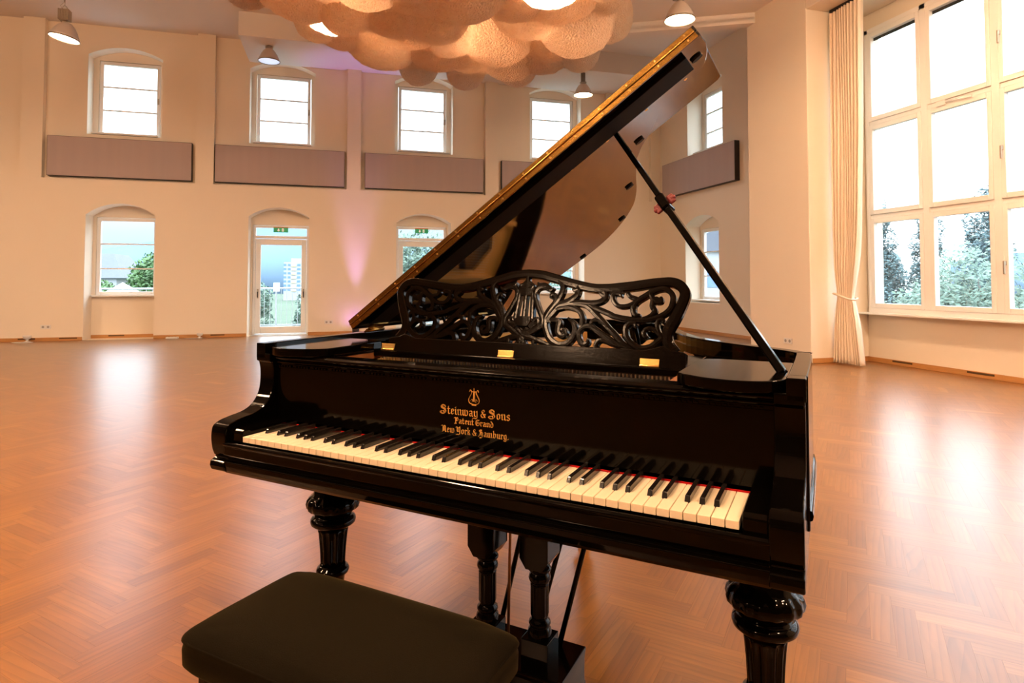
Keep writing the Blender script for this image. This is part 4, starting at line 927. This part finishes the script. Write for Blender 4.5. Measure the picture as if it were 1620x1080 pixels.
# legs
legp = [(.05, .631), (.058, .600), (.060, .575), (.054, .555), (.050, .53), (.050, .500), (.058, .490), (.060, .478), (.070, .472), (.079, .463), (.0825, .450), (.080, .438), (.072, .430), (.060, .425), (.0565, .418), (.0565, .412), (.061, .409), (.067, .404), (.0688, .397), (.067, .389), (.061, .384), (.052, .379), (.047, .372), (.0450, .362), (.0425, .34), (.040, .31), (.0385, .28), (.038, .262), (.040, .256), (.047, .252), (.050, .244), (.047, .236), (.038, .230), (.035, .21), (.034, .16), (.033, .122), (.040, .118), (.043, .110), (.040, .102), (.034, .097), (.036, .085), (.042, .078), (.042, .066), (.030, .060), (.026, .055)]
def leg(x, y):
    m_ = MB(); m_.lathe(legp[:15], n=144, flute=16, fdepth=.003, frange=(.426, .475)).lathe(legp[14:23], n=96).lathe(legp[22:28], n=144, flute=12, fdepth=.006, frange=(.26, .363)).lathe(legp[27:], n=96)
    o = m_.build('leg', LACQ, PN); o.location = (x, y, 0)
    c_ = MB().box(-.014, .014, -.012, .012, .03, .058); c_.lathe([(.005, -.011), (.024, -.011), (.026, -.008), (.026, .008), (.024, .011), (.005, .011)], n=24)
    o2 = len(c_.v)-6*24; Mx = Matrix.Translation((.008, 0, .0265)) @ Matrix.Rotation(pi/2, 4, 'X'); c_.v[o2:] = [tuple(Mx @ Vector(p)) for p in c_.v[o2:]]
    c_.build('caster', BRASS_OLD, o)
leg(-.016, .35); leg(1.229, .35); leg(.40, 1.42)
# pedal lyre
ly = bpy.data.objects.new('pedal_lyre', None); C.objects.link(ly); ly.parent = PN; ly.location = (.611, .355, 0)
for sx_ in (-1, 1):
    x = .0775*sx_; m_ = MB()
    q = .040; bl = [(x-q, .632), (x-q, .428), (x-q+.018, .402), (x+q-.018, .402), (x+q, .428), (x+q, .632)]
    m_.prism(bl, -q, q, 'y')
    pp = [(.022, .404), (.030, .398), (.030, .392), (.022, .386), (.027, .380), (.029, .372), (.027, .364), (.022, .360), (.025, .356), (.0245, .352), (.0245, .280), (.022, .274), (.020, .270), (.027, .264), (.029, .257), (.024, .250), (.029, .244), (.031, .236), (.031, .224)]
    m_.lathe(pp, cx=x, n=48, flute=10, fdepth=.003, frange=(.279, .353)); m_.box(x-.037, x+.037, -.037, .037, .158, .226)
    m_.build('turned_pillar', LACQ, ly, bevel=.002)
bx = MB().prism([(.100, .150), (.106, .158), (.106, .164), (-.070, .164), (-.070, .158), (-.064, .150), (-.058, .14), (-.058, .085), (-.066, .078), (-.066, .062), (.102, .062), (.102, .078), (.094, .085), (.094, .14)], -.165, .165, 'x').build('pedal_box', LACQ, ly, bevel=.003)
for x in (-.055, .055):
    m_ = MB(); m_.prism(smooth_pts([(x-.011, .0), (x-.012, -.06), (x-.022, -.10), (x-.022, -.128), (x, -.140), (x+.022, -.128), (x+.022, -.10), (x+.012, -.06), (x+.011, 0)], 4), .068, .078); m_.v = [(a, b-.055, c-.0) for a, b, c in m_.v]; m_.build('pedal', BRASS, ly, bevel=.002)
MB().tube([(.03, .06, .16), (.105, .30, .665)], .0075).build('lyre_brace', LACQ, ly)
MB().tube([(.10, .07, .16), (.175, .30, .665)], .0075).build('lyre_brace', LACQ, ly)
MB().tube([(-.038, .045, .16), (-.03, .05, .665)], .0042).build('pedal_rod', mat('copper_brown_rod', (.40, .17, .06), .4, metal=.5, var=(12, .1)), ly)
MB().tube([(-.075, .06, .16), (-.03, .26, .665)], .0075).build('lyre_brace', LACQ, ly)

# ------------------------------------------------------------------ bench
bx0, by0 = .556, -.208
wx, wy = Tr(bx0, by0)
BN = thing('piano_bench', (wx, wy, 0), 'low piano bench with dark olive velvet seat in the foreground', 'bench', -A0)
def cushion(w, d, z0, z1):
    N1, N2 = 40, 30; m_ = MB(); n_ = 6
    def top(u, v):
        r = .985
        x, y = u*w/2, v*d/2
        # soft rounded corners, gently bowed sides
        k_ = max(abs(u), abs(v))/max(1e-9, (abs(u)**14+abs(v)**14)**(1/14)) if (u or v) else 1
        e1 = 1-abs(u)**7; e2 = 1-abs(v)**7
        return (x*k_, y*k_, z1-.014+.016*(max(0, 1-u**4)*max(0, 1-v**4))**.5+.006*min(1, max(0, e1*e2))**.5)
    g = [[top(-1+2*i/N1, -1+2*j/N2) for i in range(N1+1)] for j in range(N2+1)]
    o = 0
    for r_ in g: m_.v += r_
    for j in range(N2):
        for i in range(N1): a = j*(N1+1)+i; m_.f.append((a, a+1, a+N1+2, a+N1+1)); m_.sm.append(True)
    ring = [(0, i) for i in range(N1)]+[(j, N1) for j in range(N2)]+[(N2, i) for i in range(N1, 0, -1)]+[(j, 0) for j in range(N2, 0, -1)]
    prev = [j*(N1+1)+i for j, i in ring]; top_ring = list(prev); L_ = len(ring)
    for off, z in ((.005, z1-.019), (.007, z1-.024), (.004, z1-.030), (.006, (z0+z1)/2), (.005, z0+.012), (-.002, z0+.002), (-.012, z0)):
        cur = []
        for q in top_ring:
            x, y, _ = m_.v[q]; l = hypot(x/w, y/d); sx_ = 1+off/(w/2); sy_ = 1+off/(d/2); m_.v.append((x*sx_, y*sy_, z)); cur.append(len(m_.v)-1)
        for k_ in range(L_): m_.f.append((prev[k_], prev[(k_+1) % L_], cur[(k_+1) % L_], cur[k_])); m_.sm.append(True)
        prev = cur
    m_.f.append(tuple(prev)); m_.sm.append(False)
    return m_
sc0 = cushion(.570, .292, .408, .489).build('seat_cushion', VELVET, BN)
pts = []
for q in range(0, 97):
    a = 2*pi*q/96; k_ = (abs(cos(a))**14+abs(sin(a))**14)**(-1/14); pts.append((cos(a)*k_*.2895, sin(a)*k_*.1505, .467))
MB().tube(pts, .0028).build('piping', VELVET, sc0)
MB().box(-.250, .250, -.130, .130, .375, .4075).build('seat_frame', LACQ, BN, bevel=.003)
MB().box(-.240, .240, -.125, -.107, .305, .375).box(-.240, .240, .107, .125, .305, .375).box(-.240, -.220, -.107, .107, .305, .375).box(.220, .240, -.107, .107, .305, .375).build('apron', LACQ, BN, bevel=.003)
for sx_ in (-1, 1):
    for sy_ in (-1, 1):
        m_ = MB(); m_.box(-.022, .022, -.022, .022, .25, .372); m_.lathe([(.020, .25), (.024, .24), (.018, .23), (.022, .20), (.017, .10), (.013, .03), (.016, .012), (.014, 0)], n=24)
        o = m_.build('leg', LACQ, BN, bevel=.001); o.location = (sx_*.222, sy_*.105, 0)
for sx_ in (-1, 1):
    m_ = MB().lathe([(.010, 0), (.010, .025), (.030, .026), (.034, .032), (.034, .044), (.028, .050)], n=28)
    m_.xform(Matrix.Translation((sx_*.245, .02, .345)) @ Matrix.Rotation(sx_*pi/2, 4, 'Y')); m_.build('height_knob', LACQ, BN)
MB().tube([(-.27, -.11, .352), (.27, -.11, .352)], .007).tube([(-.27, .11, .352), (.27, .11, .352)], .007).build('lift_rod', CHROME, BN)
